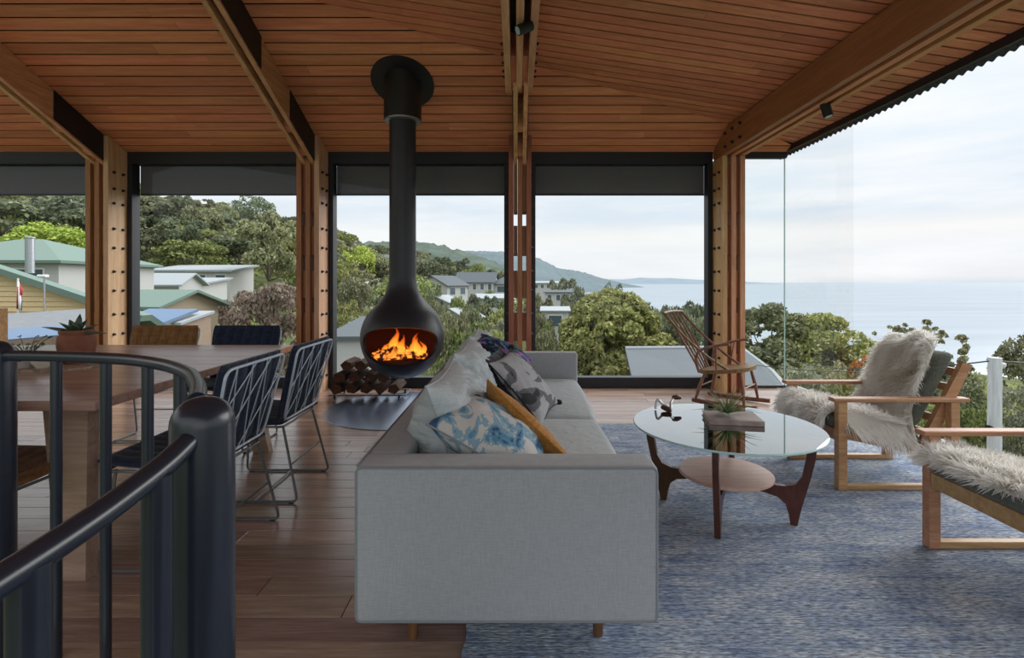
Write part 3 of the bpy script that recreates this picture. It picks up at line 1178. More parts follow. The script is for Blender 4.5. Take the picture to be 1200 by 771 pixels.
sh = MB()
v1, f1, nphi = stove_shell(RS, False)
v2, f2, _ = stove_shell(RS - .028, True)
sh.add(v1, f1, 0)
o1 = len(v1)
sh.add(v2, f2, 1)
rim = [(i, (i + 1) % nphi, o1 + (i + 1) % nphi, o1 + i) for i in range(nphi)]
sh.f += rim
sh.m += [0] * len(rim)
sh.build('stove_bowl', [M['stove'], M['stove_inside']], stove, 50)
nk = MB()
prof = []
for k in range(15):                       # neck flows off the sphere into the flue
    u = k / 14
    ang = R(lerp(46, 46, u))
    z = lerp(RS * math.sin(R(46)), 0.62, u)
    r0 = RS * math.cos(R(46))
    r_ = 0.124 + (r0 - 0.124) * (1 - u) ** 2.6
    prof.append((r_ + .001, z))
prof.append((0.124, 2.36))
nk.lathe(prof, (SX, SY, SZ), 40)
nk.build('flue_pipe', M['stove'], stove, 30)
zc = zA(SY)
MB().lathe([(0.175, -0.36), (0.175, 0.10)], (SX, SY, zc), 40).build('flue_sleeve', M['black_metal'], stove, 30)
MB().lathe([(0.125, -0.375), (0.168, -0.375), (0.168, -0.33), (0.125, -0.33)], (SX, SY, zc), 40).build('sleeve_ring', M['steel_pale'], stove, 30)
pl = MB()
pv = []
for k in range(48):
    a = 2 * PI * k / 48
    px_, py_ = SX + .295 * math.cos(a), SY + .295 * math.sin(a)
    pv.append((px_, py_))
pl.prism(pv, lambda p: (p[0], p[1], zA(p[1]) - .012), lambda p: (p[0], p[1], zA(p[1]) - .001))
pl.build('ceiling_plate', M['black_metal'], stove)
# fire bed, logs and flames
bed = MB()
bed.lathe([(0.0, -0.235), (0.20, -0.225), (0.26, -0.19), (0.235, -0.262), (0.0, -0.30)], (SX, SY, SZ), 24)
bed.build('ash_bed', M['stove_inside'], stove, True)
lr = random.Random(11)
for (dx, dy, dz, ang, ln, tl) in ((-.05, -.12, -.165, 12, .36, 4), (.07, -.02, -.16, -20, .36, -3), (-.10, -.12, -.135, 28, .30, 8), (-.12, -.03, -.12, -50, .22, 12)):
    c = Vector((SX + dx, SY + dy, SZ + dz))
    d = Vector((math.cos(R(ang)), math.sin(R(ang)), math.sin(R(tl))))
    lg = MB()
    lg.tube([c - d * ln / 2, c - d * ln / 6 + Vector((0, 0, .006)), c + d * ln / 6, c + d * ln / 2], [.034, .038, .036, .030], 9)
    lg.build('burning_log', M['ember'], stove, True)
flames = [(-.075, -.06, .27, .055, 1.2), (-.045, -.02, .20, .045, -.8), (-.13, -.10, .12, .04, .9), (.0, -.12, .16, .05, .3), (.012, -.09, .20, .05, -.6), (.15, -.06, .21, .05, -1.0), (.115, -.03, .17, .05, .8), (.19, -.09, .10, .035, .6), (-.19, -.10, .06, .03, .4), (-.05, -.14, .09, .045, .2), (.075, -.13, .10, .04, -.5), (.20, -.03, .13, .035, .9)]
for (dx, dy, h, r_, sw) in flames:
    fm = MB()
    n = 10
    pts, rr = [], []
    for k in range(n + 1):
        u = k / n
        pts.append((SX + dx + .045 * sw * u * math.sin(u * 5.5 + dx * 30), SY + dy + .012 * math.sin(u * 5 + dx * 17), SZ - .15 + u * h))
        rr.append(max(.002, r_ * (math.sin(PI * min(1, (u * .8 + .2))) ** .9) * (1 - u * .55)))
    fm.tube(pts, rr, 10)
    fm.build('flame', M['flame'], stove, 'all')

# round steel hearth in the floor
hp = MB()
hp.lathe([(0.0, 0.0), (0.725, 0.0), (0.725, 0.004), (0.722, 0.006), (0.0, 0.006)], (0, 0, 0), 96)
hearth = hp.build('hearth_plate', M['hearth'], None, 30)
hearth.location = (-1.07, 4.87, 0.0)
tag(hearth, 'round blue-grey polished steel hearth plate under the hanging stove', 'hearth')

# firewood stack on a low wire rack
rack = thing('firewood_rack', 'low dark wire rack under the stacked firewood beside the stove', 'rack', (-1.52, 5.38, 0.006), world_built=True)
rk = MB()
for yy in (5.24, 5.54):
    rk.tube([(-1.92, yy, .045), (-1.14, yy, .045)], .006, 8)
for xx in (-1.92, -1.14):
    rk.tube([(xx, 5.24, .045), (xx, 5.54, .045)], .006, 8)
rk.build('wire_frame', M['wire_dark'], rack, True)
for xx in (-1.86, -1.20):
    for yy in (5.24, 5.54):
        MB().tube([(xx, yy, .006), (xx, yy, .045)], .012, 8).build('foot', M['black_metal'], rack, True)
lr = random.Random(5)
rows = [(0.115, [-1.83, -1.685, -1.54, -1.395, -1.25], .066), (0.232, [-1.80, -1.655, -1.50, -1.355], .066), (0.35, [-1.74, -1.59, -1.44], .064)]
for ri, (z, xs, r0) in enumerate(rows):
    for xi, x_ in enumerate(xs):
        n = lr.choice([3, 4, 4, 5, 5, 6])
        poly = []
        a0 = lr.uniform(0, 6)
        for k in range(n):
            a = a0 + 2 * PI * k / n
            poly.append((math.cos(a + .25) * r0 * lr.uniform(.85, 1.08), math.sin(a + .25) * r0 * .92 * lr.uniform(.85, 1.04)))
        yf = 5.18 + lr.uniform(0, .06)
        ln = lr.uniform(.30, .36)
        lg = MB()
        k_ = len(poly)
        vs = [(p[0], 0, p[1]) for p in poly] + [(p[0] * lr.uniform(.9, 1.05), ln, p[1] * lr.uniform(.9, 1.0)) for p in poly]
        lg.add(vs, [(i, (i + 1) % k_, k_ + (i + 1) % k_, k_ + i) for i in range(k_)], 0)
        lg.add(vs, [tuple(range(k_ - 1, -1, -1)), tuple(range(k_, 2 * k_))], 1)
        o = lg.build('firewood_log', [M['bark'], M['log_end']])
        o.location = (x_, yf, z)
        tag(o, 'dark split firewood log, %s from the window post in the %s row of the stack' % (('first', 'second', 'third', 'fourth', 'fifth')[xi], ('bottom', 'middle', 'top')[ri]), 'log', 'stacked firewood logs')

# ------------------------------------------------------------------ rug
rug = MB()
RX0, RX1, RY0, RY1 = -0.172, 2.9, 0.25, 4.33
nx, nyr = 60, 300


def rugf(u, v):
    x_ = lerp(RX0, RX1, u)
    y_ = lerp(RY0, RY1, v)
    e = 0.004 * math.sin(y_ * 41) * (1 if u in (0.0, 1.0) else 0)
    return (x_ + e, y_, 0.0075 + 0.0015 * math.sin(v * nyr * PI) + 0.0012 * mnoise.noise(Vector((x_ * 14, y_ * 14, 0))))


rug.grid(nx, nyr, rugf)
rug.box(RX0 + .002, RX1 - .002, RY0 + .002, RY1 - .002, 0.0, 0.005)
tag(rug.build('rug', M['rug'], None, True), 'large blue and grey woven striped rug under the seating', 'rug')
RUGZ = 0.009

# ------------------------------------------------------------------ sofa
sofa = thing('sofa', 'pale grey-blue linen sofa seen from its near end on peg legs', 'sofa', (0, 2.95, 0.0), world_built=True)
SY0, SY1 = 1.604, 4.33
ARM_T = 0.14


def sofa_right(y):
    return lerp(0.447, 0.505, (y - SY0) / (SY1 - SY0))


def soft_slab(lo, hi, r=.02, seg=3, warp=None, nx=10, ny=10, nz=6):
    """rounded upholstered block: superellipsoid-style rounding of a gridded box"""
    mb = MB()
    (x0, y0, z0), (x1, y1, z1) = lo, hi
    c = Vector(((x0 + x1) / 2, (y0 + y1) / 2, (z0 + z1) / 2))
    h = Vector(((x1 - x0) / 2, (y1 - y0) / 2, (z1 - z0) / 2))

    def rnd_pt(p):
        q = Vector((max(-h.x + r, min(h.x - r, p.x)), max(-h.y + r, min(h.y - r, p.y)), max(-h.z + r, min(h.z - r, p.z))))
        d = p - q
        if d.length > 1e-9:
            p = q + d.normalized() * r
        p = p + c
        return warp(p) if warp else p

    def line(h_, n):
        pts = [-h_, -h_ + r * .3, -h_ + r * .7, -h_ + r]
        k = max(1, n)
        pts += [lerp(-h_ + r, h_ - r, i / k) for i in range(1, k)]
        pts += [h_ - r, h_ - r * .7, h_ - r * .3, h_]
        return pts
    lx, ly, lz = line(h.x, nx), line(h.y, ny), line(h.z, nz)
    for (A, B, fn) in ((lx, ly, lambda a, b, s: Vector((a, b, s * h.z))), (ly, lz, lambda a, b, s: Vector((s * h.x, a, b))), (lz, lx, lambda a, b, s: Vector((b, s * h.y, a)))):
        for s in (-1, 1):
            n1, n2 = len(A), len(B)
            vs = [rnd_pt(fn(A[i], B[j], s)) for j in range(n2) for i in range(n1)]
            fs = []
            for j in range(n2 - 1):
                for i in range(n1 - 1):
                    q = (j * n1 + i, j * n1 + i + 1, (j + 1) * n1 + i + 1, (j + 1) * n1 + i)
                    fs.append(q if s > 0 else tuple(reversed(q)))
            mb.add(vs, fs)
    return mb


def taper(p):
    f = (p.x + 0.508) / (0.447 + 0.508)
    return Vector((lerp(-0.508, sofa_right(p.y), f), p.y, p.z))


def arm_warp(p):
    q = taper(p)
    u = (q.x + .508) / .955
    q.y -= 0.006 * math.sin(PI * max(0, min(1, u))) * math.sin(PI * max(0, min(1, (q.z - .13) / .49)))
    return q


soft_slab((-0.508, SY0, 0.13), (0.447, SY0 + ARM_T, 0.622), .018, warp=arm_warp, nx=14, nz=8, ny=2).build('armrest', M['sofa'], sofa, 60)
soft_slab((-0.508, SY1 - ARM_T, 0.13), (0.447, SY1, 0.622), .018, warp=taper, nx=8, nz=6, ny=2).build('armrest', M['sofa'], sofa, 60)
soft_slab((-0.508, SY0 + ARM_T, 0.13), (-0.37, SY1 - ARM_T, 0.622), .018, nx=2, ny=14, nz=5).build('backrest', M['sofa'], sofa, 60)
soft_slab((-0.37, SY0 + ARM_T, 0.13), (0.44, SY1 - ARM_T, 0.27), .012, warp=taper, nx=4, ny=14, nz=2).build('seat_base', M['sofa'], sofa, 60)
mid = (SY0 + SY1) / 2


def cushion_puff(y0, y1):
    def f(p):
        q = taper(p)
        u = (q.y - y0) / (y1 - y0)
        w = (q.x + .36) / .82
        if q.z > .36:
            q.z += 0.03 * (max(0, math.sin(PI * u)) ** .6) * (max(0, math.sin(PI * w)) ** .6)
        if q.x > .38:
            q.x += 0.02 * max(0, math.sin(PI * u)) ** .7
        return q
    return f


for y0, y1 in ((SY0 + ARM_T + .005, mid - .003), (mid + .003, SY1 - ARM_T - .005)):
    soft_slab((-0.36, y0, 0.272), (0.44, y1, 0.415), .045, warp=cushion_puff(y0, y1), nx=10, ny=14, nz=3).build('seat_cushion', M['sofa_cushion'], sofa, 60)
# piping round the near arm's outer face
pp = [taper(Vector(p)) for p in rounded([(-0.503, SY0 + .004, 0.135), (0.442, SY0 + .004, 0.135), (0.442, SY0 + .004, 0.617), (-0.503, SY0 + .004, 0.617)], .02, 4)]
MB().tube(pp, .0045, 6, closed=True).build('piping', M['piping'], sofa, True)
MB().tube([(-0.5035, SY0 + .02, .619), (-0.5035, SY1 - .02, .619)], .0045, 6).build('piping', M['piping'], sofa, True)
for x_, y_, zz in ((-.35, SY0 + .13, 0.0), (.277, SY0 + .13, RUGZ), (-.35, SY1 - .14, 0.0), (.32, SY1 - .14, RUGZ)):
    MB().lathe([(0.016, zz), (0.019, 0.07), (0.022, 0.132)], (x_, y_, 0), 16).build('leg', M['peg'], sofa, 40)


# cushions -----------------------------------------------------------------
def pillow_mesh(wa, wb, th, seed=0, n=26, crease=0.012, corner=0.10, wrinkle=0.0):
    """pillow in its own frame: a along x, b along y, thickness along z"""
    mb = MB()
    for s in (-1, 1):
        def f(u, v, s=s):
            a, b_ = 2 * u - 1, 2 * v - 1
            pa = a * (1 - corner * (1 - abs(b_) ** 2.2) * abs(a) ** 3)
            pb = b_ * (1 - corner * (1 - abs(a) ** 2.2) * abs(b_) ** 3)
            h = (max(0, 1 - abs(a) ** 2.4) ** .62) * (max(0, 1 - abs(b_) ** 2.4) ** .62)
            nz = mnoise.noise(Vector((a * 2.1 + seed, b_ * 2.1, s * 3.0))) + .6 * mnoise.noise(Vector((a * 4.5 + seed, b_ * 4.5, s * 5.0)))
            wr = 0.0
            if wrinkle:
                q1 = mnoise.noise(Vector((a * 3.2 + b_ * 1.8 + seed, b_ * 6.5 - a * 2.0, s + seed)))
                q2 = mnoise.noise(Vector((a * 7.0 + seed, b_ * 10.0 + a * 4, s * 2)))
                wr = wrinkle * (-(1 - min(1, abs(q1) * 3.2)) ** 2 - .5 * (1 - min(1, abs(q2) * 3.2)) ** 2)
            return (pa * wa / 2, pb * wb / 2, s * (th / 2 * h + crease * nz * h ** .5 + wr * h ** .4) if h > 0 else 0)
        o = MB()
        o.grid(n, n, f)
        if s < 0:
            o.f = [tuple(reversed(q)) for q in o.f]
        mb.add(o.v, o.f)
    return mb


def pillow(name, label, center, a, b, wa, wb, th, mat, seed=0, cat='cushion', crease=.012, corner=.10, group=None, seam=None, wrinkle=.006, n=30):
    a = Vector(a).normalized()
    b = Vector(b)
    b = (b - a * b.dot(a)).normalized()
    nrm = a.cross(b)
    t = thing(name, label, cat, center, group=group)
    Mx = Matrix((a, b, nrm)).transposed()
    mb = pillow_mesh(wa, wb, th, seed, n=n, crease=crease, corner=corner, wrinkle=wrinkle)
    mb.v = [tuple(Mx @ Vector(p)) for p in mb.v]
    mb.build('cushion_cover', mat, t, 'all')
    if seam:
        pts = []
        N = 26
        c = corner

        def ed(a_, b_):
            pa = a_ * (1 - c * (1 - abs(b_) ** 2.2) * abs(a_) ** 3)
            pb = b_ * (1 - c * (1 - abs(a_) ** 2.2) * abs(b_) ** 3)
            return Mx @ Vector((pa * wa / 2, pb * wb / 2, 0))
        for k in range(N):
            pts.append(ed(-1 + 2 * k / N, -1))
        for k in range(N):
            pts.append(ed(1, -1 + 2 * k / N))
        for k in range(N):
            pts.append(ed(1 - 2 * k / N, 1))
        for k in range(N):
            pts.append(ed(-1, 1 - 2 * k / N))
        MB().tube(pts, .004, 6, closed=True).build('seam_piping', seam, t, True)
    return t, Mx


for k, (yc, wd) in enumerate(((2.15, .72), (2.98, .76), (3.78, .70))):
    pillow('back_cushion', ('nearest large pale linen back cushion slumped on the sofa', 'middle large pale linen back cushion of the sofa', 'far large pale linen back cushion by the far sofa arm')[k],
           (-.25, yc, .622), (-.28, 0.0, 1), (0.02, 1, 0), .45, wd, .31, M['sofa_cushion'], seed=k * 7.3, crease=.034, corner=.12, seam=M['sofa'], wrinkle=.017, n=60)
pillow('throw_cushion', 'cream throw cushion with blue watercolour blotches nearest the sofa end', (-.085, 1.94, .612), (.80, -.05, -.48), (.10, 1, .10), .47, .40, .20, M['blue_pattern'], 3.1, seam=M['piping'])
pillow('throw_cushion', 'mustard yellow throw cushion leaning behind the blue patterned one', (.03, 2.15, .56), (.72, -.26, -.64), (-.50, .85, -.05), .47, .42, .13, M['mustard'], 5.7, crease=.005, corner=.05, seam=M['mustard'])
t, Mx = pillow('throw_cushion', 'light grey throw cushion with a charcoal floral print and black pompoms', (.055, 3.05, .595), (.58, -.12, -.66), (.30, .95, .04), .46, .46, .13, M['grey_pattern'], 8.8, seam=M['black_cloth'])
for sa, sb in ((1, 1), (1, -1), (-1, 1)):
    p = Mx @ Vector((sa * .23, sb * .23, 0))
    pm = MB()
    pm.lathe([(0.0, -.022), (.016, -.016), (.023, 0), (.016, .016), (0, .022)], p, 10)
    pm.build('pompom', M['black_cloth'], t, True)
pillow('throw_cushion', 'plain black throw cushion tucked behind the floral grey one', (-.045, 3.06, .60), (.46, -.10, -.78), (.22, .97, .04), .44, .44, .10, M['black_cloth'], 2.2)
pillow('throw_cushion', 'dark throw cushion with purple and teal flowers lying highest on the sofa', (-.10, 3.50, .715), (.80, -.08, -.40), (.18, .97, .10), .42, .42, .13, M['purple_pattern'], 4.4)

# ------------------------------------------------------------------ coffee table
TX, TY = 1.09, 2.67
ct = thing('coffee_table', 'round glass coffee table on sculpted dark walnut legs', 'table', (TX, TY, RUGZ), world_built=True)
RT = .465
top = MB()
cir = [(math.cos(2 * PI * k / 96), math.sin(2 * PI * k / 96)) for k in range(96)]
top.add([(TX + RT * c, TY + RT * q, z) for z in (.449, .4595) for c, q in cir], [tuple(range(95, -1, -1)), tuple(range(96, 192))], 0)
top.build('glass_top', M['table_glass'], ct)
rim_ = MB()
rim_.add([(TX + (RT + .003 * (z == 1)) * c, TY + (RT + .003 * (z == 1)) * q, (.449, .4545, .4595)[z]) for z in (0, 1, 2) for c, q in cir],
         [(z * 96 + k, z * 96 + (k + 1) % 96, z * 96 + 96 + (k + 1) % 96, z * 96 + 96 + k) for z in (0, 1) for k in range(96)])
rim_.build('glass_rim', M['glass_edge'], ct, True)
leg_prof = spline([(0.415, .449), (0.410, .36), (0.375, .26), (0.335, .15), (0.318, .08), (0.335, .0)], 5)
prof2 = [(.300, .0), (.292, .05), (.278, .10), (.245, .128), (.19, .140), (.10, .146), (.0, .148), (.0, .188), (.10, .187), (.20, .186), (.275, .189), (.322, .205), (.350, .250), (.366, .34), (.374, .449)]
poly = [(.415, .449), (.414, .40), (.405, .33), (.388, .25), (.368, .17), (.350, .10), (.338, .045), (.330, .0)] + prof2
for k in range(4):
    ang = R(-28.1 + 90 * k)
    d = Vector((math.cos(ang), math.sin(ang), 0))
    n = Vector((-math.sin(ang), math.cos(ang), 0))
    lg = MB()
    org = Vector((TX, TY, RUGZ))
    hw = .0135
    sc = (.449 - RUGZ) / .449
    lg.prism(poly, lambda p: org + d * p[0] - n * hw + Vector((0, 0, p[1] * sc)), lambda p: org + d * p[0] + n * hw + Vector((0, 0, p[1] * sc)))
    lg.build('leg', M['walnut'], ct)
MB().lathe([(0.0, .197), (.222, .197), (.232, .203), (.232, .214), (.228, .218), (0.0, .218)], (TX, TY, 0), 64).build('shelf', M['shelf_wood'], ct, 30)

# things on the coffee table
GZ = .4598
bk_ = thing('book', 'closed mottled brown hardback book lying on the glass coffee table', 'book', (1.155, 2.745, GZ), R(-9))
MB().bbox(-.135, .135, -.10, .10, 0, .003, .001).build('back_cover', M['book_cover'], bk_)
MB().box(-.130, .131, -.096, .096, .003, .024).build('page_block', M['paper'], bk_)
MB().bbox(-.135, .135, -.10, .10, .024, .027, .001).build('front_cover', M['book_cover'], bk_)
MB().bbox(-.137, .137, -.1025, -.0965, 0, .027, .002).build('spine', M['book_cover'], bk_)
ap = thing('air_plant', 'spiky green air plant resting on the book', 'plant', (1.135, 2.75, GZ + .027))
rp_ = random.Random(8)
for k in range(44):
    az = rp_.uniform(0, 2 * PI)
    el = rp_.uniform(.25, 1.35)
    ln = rp_.uniform(.10, .22)
    d = Vector((math.cos(az) * math.cos(el), math.sin(az) * math.cos(el), math.sin(el)))
    pts, rr = [], []
    for j in range(7):
        u = j / 6
        p = d * (ln * u) + Vector((0, 0, .012 - .05 * u * u * math.cos(el)))
        p.z = max(p.z, .004)
        pts.append(p)
        rr.append(.0050 * (1 - u) + .0008)
    MB().tube(pts, rr, 5, flat=.5).build('leaf', M['airplant'], ap, 'all')
orn = thing('glass_ornament', 'small silvery ornament with two dark tips on the glass table', 'ornament', (0.90, 2.98, GZ))
for k, pts in enumerate(([(-.09, .0, .006), (-.075, .01, .055), (-.045, .0, .03), (-.01, -.03, .012)], [(-.01, -.03, .012), (.0, 0, .04), (.03, .04, .06)])):
    MB().tube(spline(pts, 6), .007, 8).build('silver_stem', M['steel_pale'], orn, 'all')
for pts in ([(-.06, -.02, .022), (-.035, -.05, .014), (-.02, -.075, .012)], [(.02, .035, .062), (.045, .04, .064), (.075, .042, .058)]):
    MB().tube(spline(pts, 5), [.009, .012, .013, .014, .014, .015, .014, .013, .011, .009, .005], 8).build('dark_tip', M['walnut'], orn, 'all')

# ------------------------------------------------------------------ easy chairs with sheepskins
OAK = M['oak']
AX0, AX1 = 1.845, 2.565
AYN, AYF = 2.93, 3.495


def easy_chair(label):
    t = thing('easy_chair', label, 'chair', (2.2, (AYN + AYF) / 2, RUGZ), world_built=True, group='oak easy chairs')
    for y0 in (AYN, AYF - .045):
        y1 = y0 + .045
        MB().bbox(AX0, AX0 + .052, y0, y1, RUGZ, .515, .003).build('leg', OAK, t)
        MB().bbox(AX1 - .075, AX1 - .023, y0, y1, RUGZ, .515, .003).build('leg', OAK, t)
        MB().bbox(AX0 - .03, AX1 + .03, y0 - .008, y1 + .008, .515, .537, .004).build('armrest', OAK, t)
        MB().bbox(AX0 + .05, AX1 - .073, y0 + .003, y1 - .003, RUGZ, RUGZ + .030, .003).build('floor_rail', OAK, t)
        m_ = MB()
        ya, yb = y0 + .006, y1 - .006
        m_.hexa([(AX0 + .052, ya, .300), (AX1 - .075, ya, .170), (AX1 - .075, yb, .170), (AX0 + .052, yb, .300)], [(AX0 + .052, ya, .362), (AX1 - .075, ya, .232), (AX1 - .075, yb, .232), (AX0 + .052, yb, .362)])
        m_.build('seat_rail', OAK, t)
        # leaning back stile, inside the side frame
        ys0, ys1 = (y1 + .003, y1 + .036) if y0 == AYN else (y0 - .036, y0 - .003)
        m_ = MB()
        m_.hexa([(2.34, ys0, .24), (2.40, ys0, .215), (2.40, ys1, .215), (2.34, ys1, .24)], [(2.60, ys0, .735), (2.655, ys0, .72), (2.655, ys1, .72), (2.60, ys1, .735)])
        m_.build('back_stile', OAK, t)
    yi0, yi1 = AYN + .047, AYF - .047
    MB().bbox(AX0 + .004, AX0 + .036, yi0 - .002, yi1 + .002, .285, .352, .003).build('front_rail', OAK, t)
    MB().bbox(AX1 - .06, AX1 - .03, yi0 - .002, yi1 + .002, .17, .225, .003).build('rear_rail', OAK, t)
    for k in range(5):
        u = (k + .5) / 5
        c = Vector((lerp(2.39, 2.625, u), 0, lerp(.27, .715, u)))
        MB().box(c.x - .012, c.x + .006, yi0 + .04, yi1 - .04, c.z - .022, c.z + .022).build('back_slat', OAK, t)

    def wseat(p):
        p.z -= (p.x - 1.84) * .225
        return p
    soft_slab((1.825, yi0 + .004, .358), (2.36, yi1 - .004, .432), .03, warp=wseat, nx=6, ny=6, nz=2).build('seat_cushion', M['green_cushion'], t, 60)

    def wback(p):
        p.x += (p.z - .33) * .50
        p.z -= 0.04 * (p.x - 2.45)
        return p
    soft_slab((2.285, yi0 + .04, .335), (2.375, yi1 - .04, .79), .04, warp=wback, nx=2, ny=6, nz=6).build('back_cushion', M['green_cushion'], t, 60)
    return t


ec1 = easy_chair('oak framed easy chair facing the table with a sheepskin over its whole back')
ec2 = copy_tree(ec1)
ec2.location = ec1.location + Vector((0, -1.165, 0))
ec2['label'] = 'oak framed easy chair cut off at the picture edge nearest the viewer'


def fleece(name, label, profile, y0, y1, n, seed, tone_fn, edge=.03, len_=(.05, .10), thick=.012, droop=.5, narrow=None, overhang=None):
    """profile: list of (x, z) along the hide; strands joined into one fleece on a thin hide"""
    rs = np.random.default_rng(seed)
    pr = [Vector((p[0], 0, p[1])) for p in profile]
    pr = spline(pr, 8)
    N = len(pr)
    t = thing(name, label, 'sheepskin', ((profile[0][0] + profile[-1][0]) / 2, (y0 + y1) / 2, min(p[1] for p in profile)), world_built=True)

    def width(u, s):
        k = edge * (mnoise.noise(Vector((u * 6 + seed, s * 3, 0))) + .5 * mnoise.noise(Vector((u * 15, s * 7 + seed, 2))))
        end = 0.0
        if u < .10:
            end = (1 - u / .10) ** 2 * .05
        if u > .9:
            end = ((u - .9) / .1) ** 2 * .12
        lo_, hi_ = narrow(u) if narrow else (0.0, 0.0)
        return (y1 - k - end - hi_) if s > 0 else (y0 + k + end + lo_)

    def nrm(i):
        d = pr[min(i + 1, N - 1)] - pr[max(i - 1, 0)]
        nn = Vector((-d.z, 0, d.x))
        if nn.z < 0 and abs(d.x) > abs(d.z) * .3:
            nn = -nn
        return nn.normalized()
    # outward normal: left side of travel direction front->back->over
    normals = []
    for i in range(N):
        d = pr[min(i + 1, N - 1)] - pr[max(i - 1, 0)]
        normals.append(Vector((-d.z, 0, d.x)).normalized())
    hide = MB()
    ny_ = 14

    def drop(u, v):
        if overhang and overhang[0] < u < overhang[1] and v < .16:
            k = min(1, (u - overhang[0]) / .05, (overhang[1] - u) / .05)
            return k * .11 * (.16 - v) / .16
        return 0.0

    def hf(u, v):
        i = min(N - 1, int(round(u * (N - 1))))
        y = lerp(width(u, -1), width(u, 1), v)
        p = pr[i]
        return (p.x, y, p.z - drop(u, v))
    hide.grid(N - 1, ny_, hf)
    hide.grid(N - 1, ny_, lambda u, v: tuple(Vector(hf(u, v)) + normals[min(N - 1, int(round(u * (N - 1))))] * thick))
    hide.build('hide', M['fleece'], t, True)
    V, F, T = [], [], []
    for k in range(n):
        u = rs.random()
        fi = u * (N - 1)
        i = int(fi)
        fr = fi - i
        j = min(N - 1, i + 1)
        p = pr[i].lerp(pr[j], fr)
        nn = normals[i].lerp(normals[j], fr).normalized()
        v = rs.random()
        y = lerp(width(u, -1), width(u, 1), v)
        dr = drop(u, v)
        base = Vector((p.x, y, p.z - dr)) + nn * thick * .6
        if dr > .01:
            nn = Vector((0, -.9, .2))
        cl = Vector((mnoise.noise(Vector((u * 9 + seed, y * 16, 0))), mnoise.noise(Vector((u * 9, y * 16 + 5 + seed, 3))), mnoise.noise(Vector((u * 9 + 9, y * 16, 7)))))
        side = Vector((0, (v - .5) * 1.2, 0)) * (abs(v - .5) * 2) ** 2
        endv = Vector((-.5, 0, -.3)) * max(0, 1 - u / .08)
        if dr > 0:
            side = side + Vector((0, -.2, -1.1))
        d = (nn * .75 + cl * 1.0 + side + endv + Vector((rs.normal() * .22, rs.normal() * .22, rs.normal() * .22 - droop * .5))).normalized()
        L = rs.uniform(*len_)
        w = rs.uniform(.0014, .0030)
        sd = d.cross(Vector((rs.normal(), rs.normal(), rs.normal())))
        if sd.length < 1e-4:
            continue
        sd.normalize()
        o = len(V)
        p1 = base + d * (L * .5) + Vector((0, 0, -droop * L * .10))
        p2 = base + d * L * .9 + Vector((0, 0, -droop * L * .55)) + cl * .012
        # keep strand tips off the inside of the hide
        for q, lo_ in ((p1, .004), (p2, .008)):
            hgt = (q - base).dot(nn)
            if hgt < lo_:
                q += nn * (lo_ - hgt)
        V += [base - sd * w, base + sd * w, p1 + sd * w * .9, p1 - sd * w * .9, p2]
        F += [(o, o + 1, o + 2, o + 3), (o + 3, o + 2, o + 4)]
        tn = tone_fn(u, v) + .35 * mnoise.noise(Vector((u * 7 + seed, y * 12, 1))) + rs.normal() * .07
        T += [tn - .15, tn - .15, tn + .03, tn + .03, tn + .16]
    me = bpy.data.meshes.new('fleece')
    l = t.location
    me.from_pydata([(a.x - l[0], a.y - l[1], a.z - l[2]) for a in V], [], F)
    me.materials.append(M['fleece'])
    at_ = me.attributes.new('tone', 'FLOAT', 'POINT')
    at_.data.foreach_set('value', np.clip(np.array(T, dtype=np.float32), 0, 1))
    o = bpy.data.objects.new('fleece', me)
    COL.objects.link(o)
    o.parent = t
    o['kind'] = 'stuff'
    for oo in t.children:
        if oo.name.startswith('hide'):
            a2 = oo.data.attributes.new('tone', 'FLOAT', 'POINT')
            a2.data.foreach_set('value', np.full(len(oo.data.vertices), .62, dtype=np.float32))
    return t


def tone1(u, v):
    if u < .42:
        return .95
    if u < .60:
        return .74
    if .62 < u < .84 and .15 < v < .65:
        return .60
    return .92


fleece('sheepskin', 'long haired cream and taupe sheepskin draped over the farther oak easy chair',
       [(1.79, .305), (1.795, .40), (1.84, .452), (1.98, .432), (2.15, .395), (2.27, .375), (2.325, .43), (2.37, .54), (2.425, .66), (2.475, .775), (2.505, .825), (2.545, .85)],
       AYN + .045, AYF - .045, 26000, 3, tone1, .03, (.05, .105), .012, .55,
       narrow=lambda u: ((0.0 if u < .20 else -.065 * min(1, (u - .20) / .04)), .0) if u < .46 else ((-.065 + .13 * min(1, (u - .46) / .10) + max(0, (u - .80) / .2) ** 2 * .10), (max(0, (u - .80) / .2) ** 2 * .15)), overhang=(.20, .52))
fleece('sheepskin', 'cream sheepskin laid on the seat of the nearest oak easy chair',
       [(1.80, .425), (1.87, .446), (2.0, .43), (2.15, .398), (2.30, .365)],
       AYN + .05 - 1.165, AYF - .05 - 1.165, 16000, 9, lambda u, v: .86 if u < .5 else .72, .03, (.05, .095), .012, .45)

# ------------------------------------------------------------------ rocking chair
RW = M['rocker_wood']
rc = thing('rocking_chair', 'slender wooden spindle back rocking chair by the corner post', 'chair', (2.09, 5.12, 0.0), R(-41))


def rseat(x):
    return .335 + .15 * x


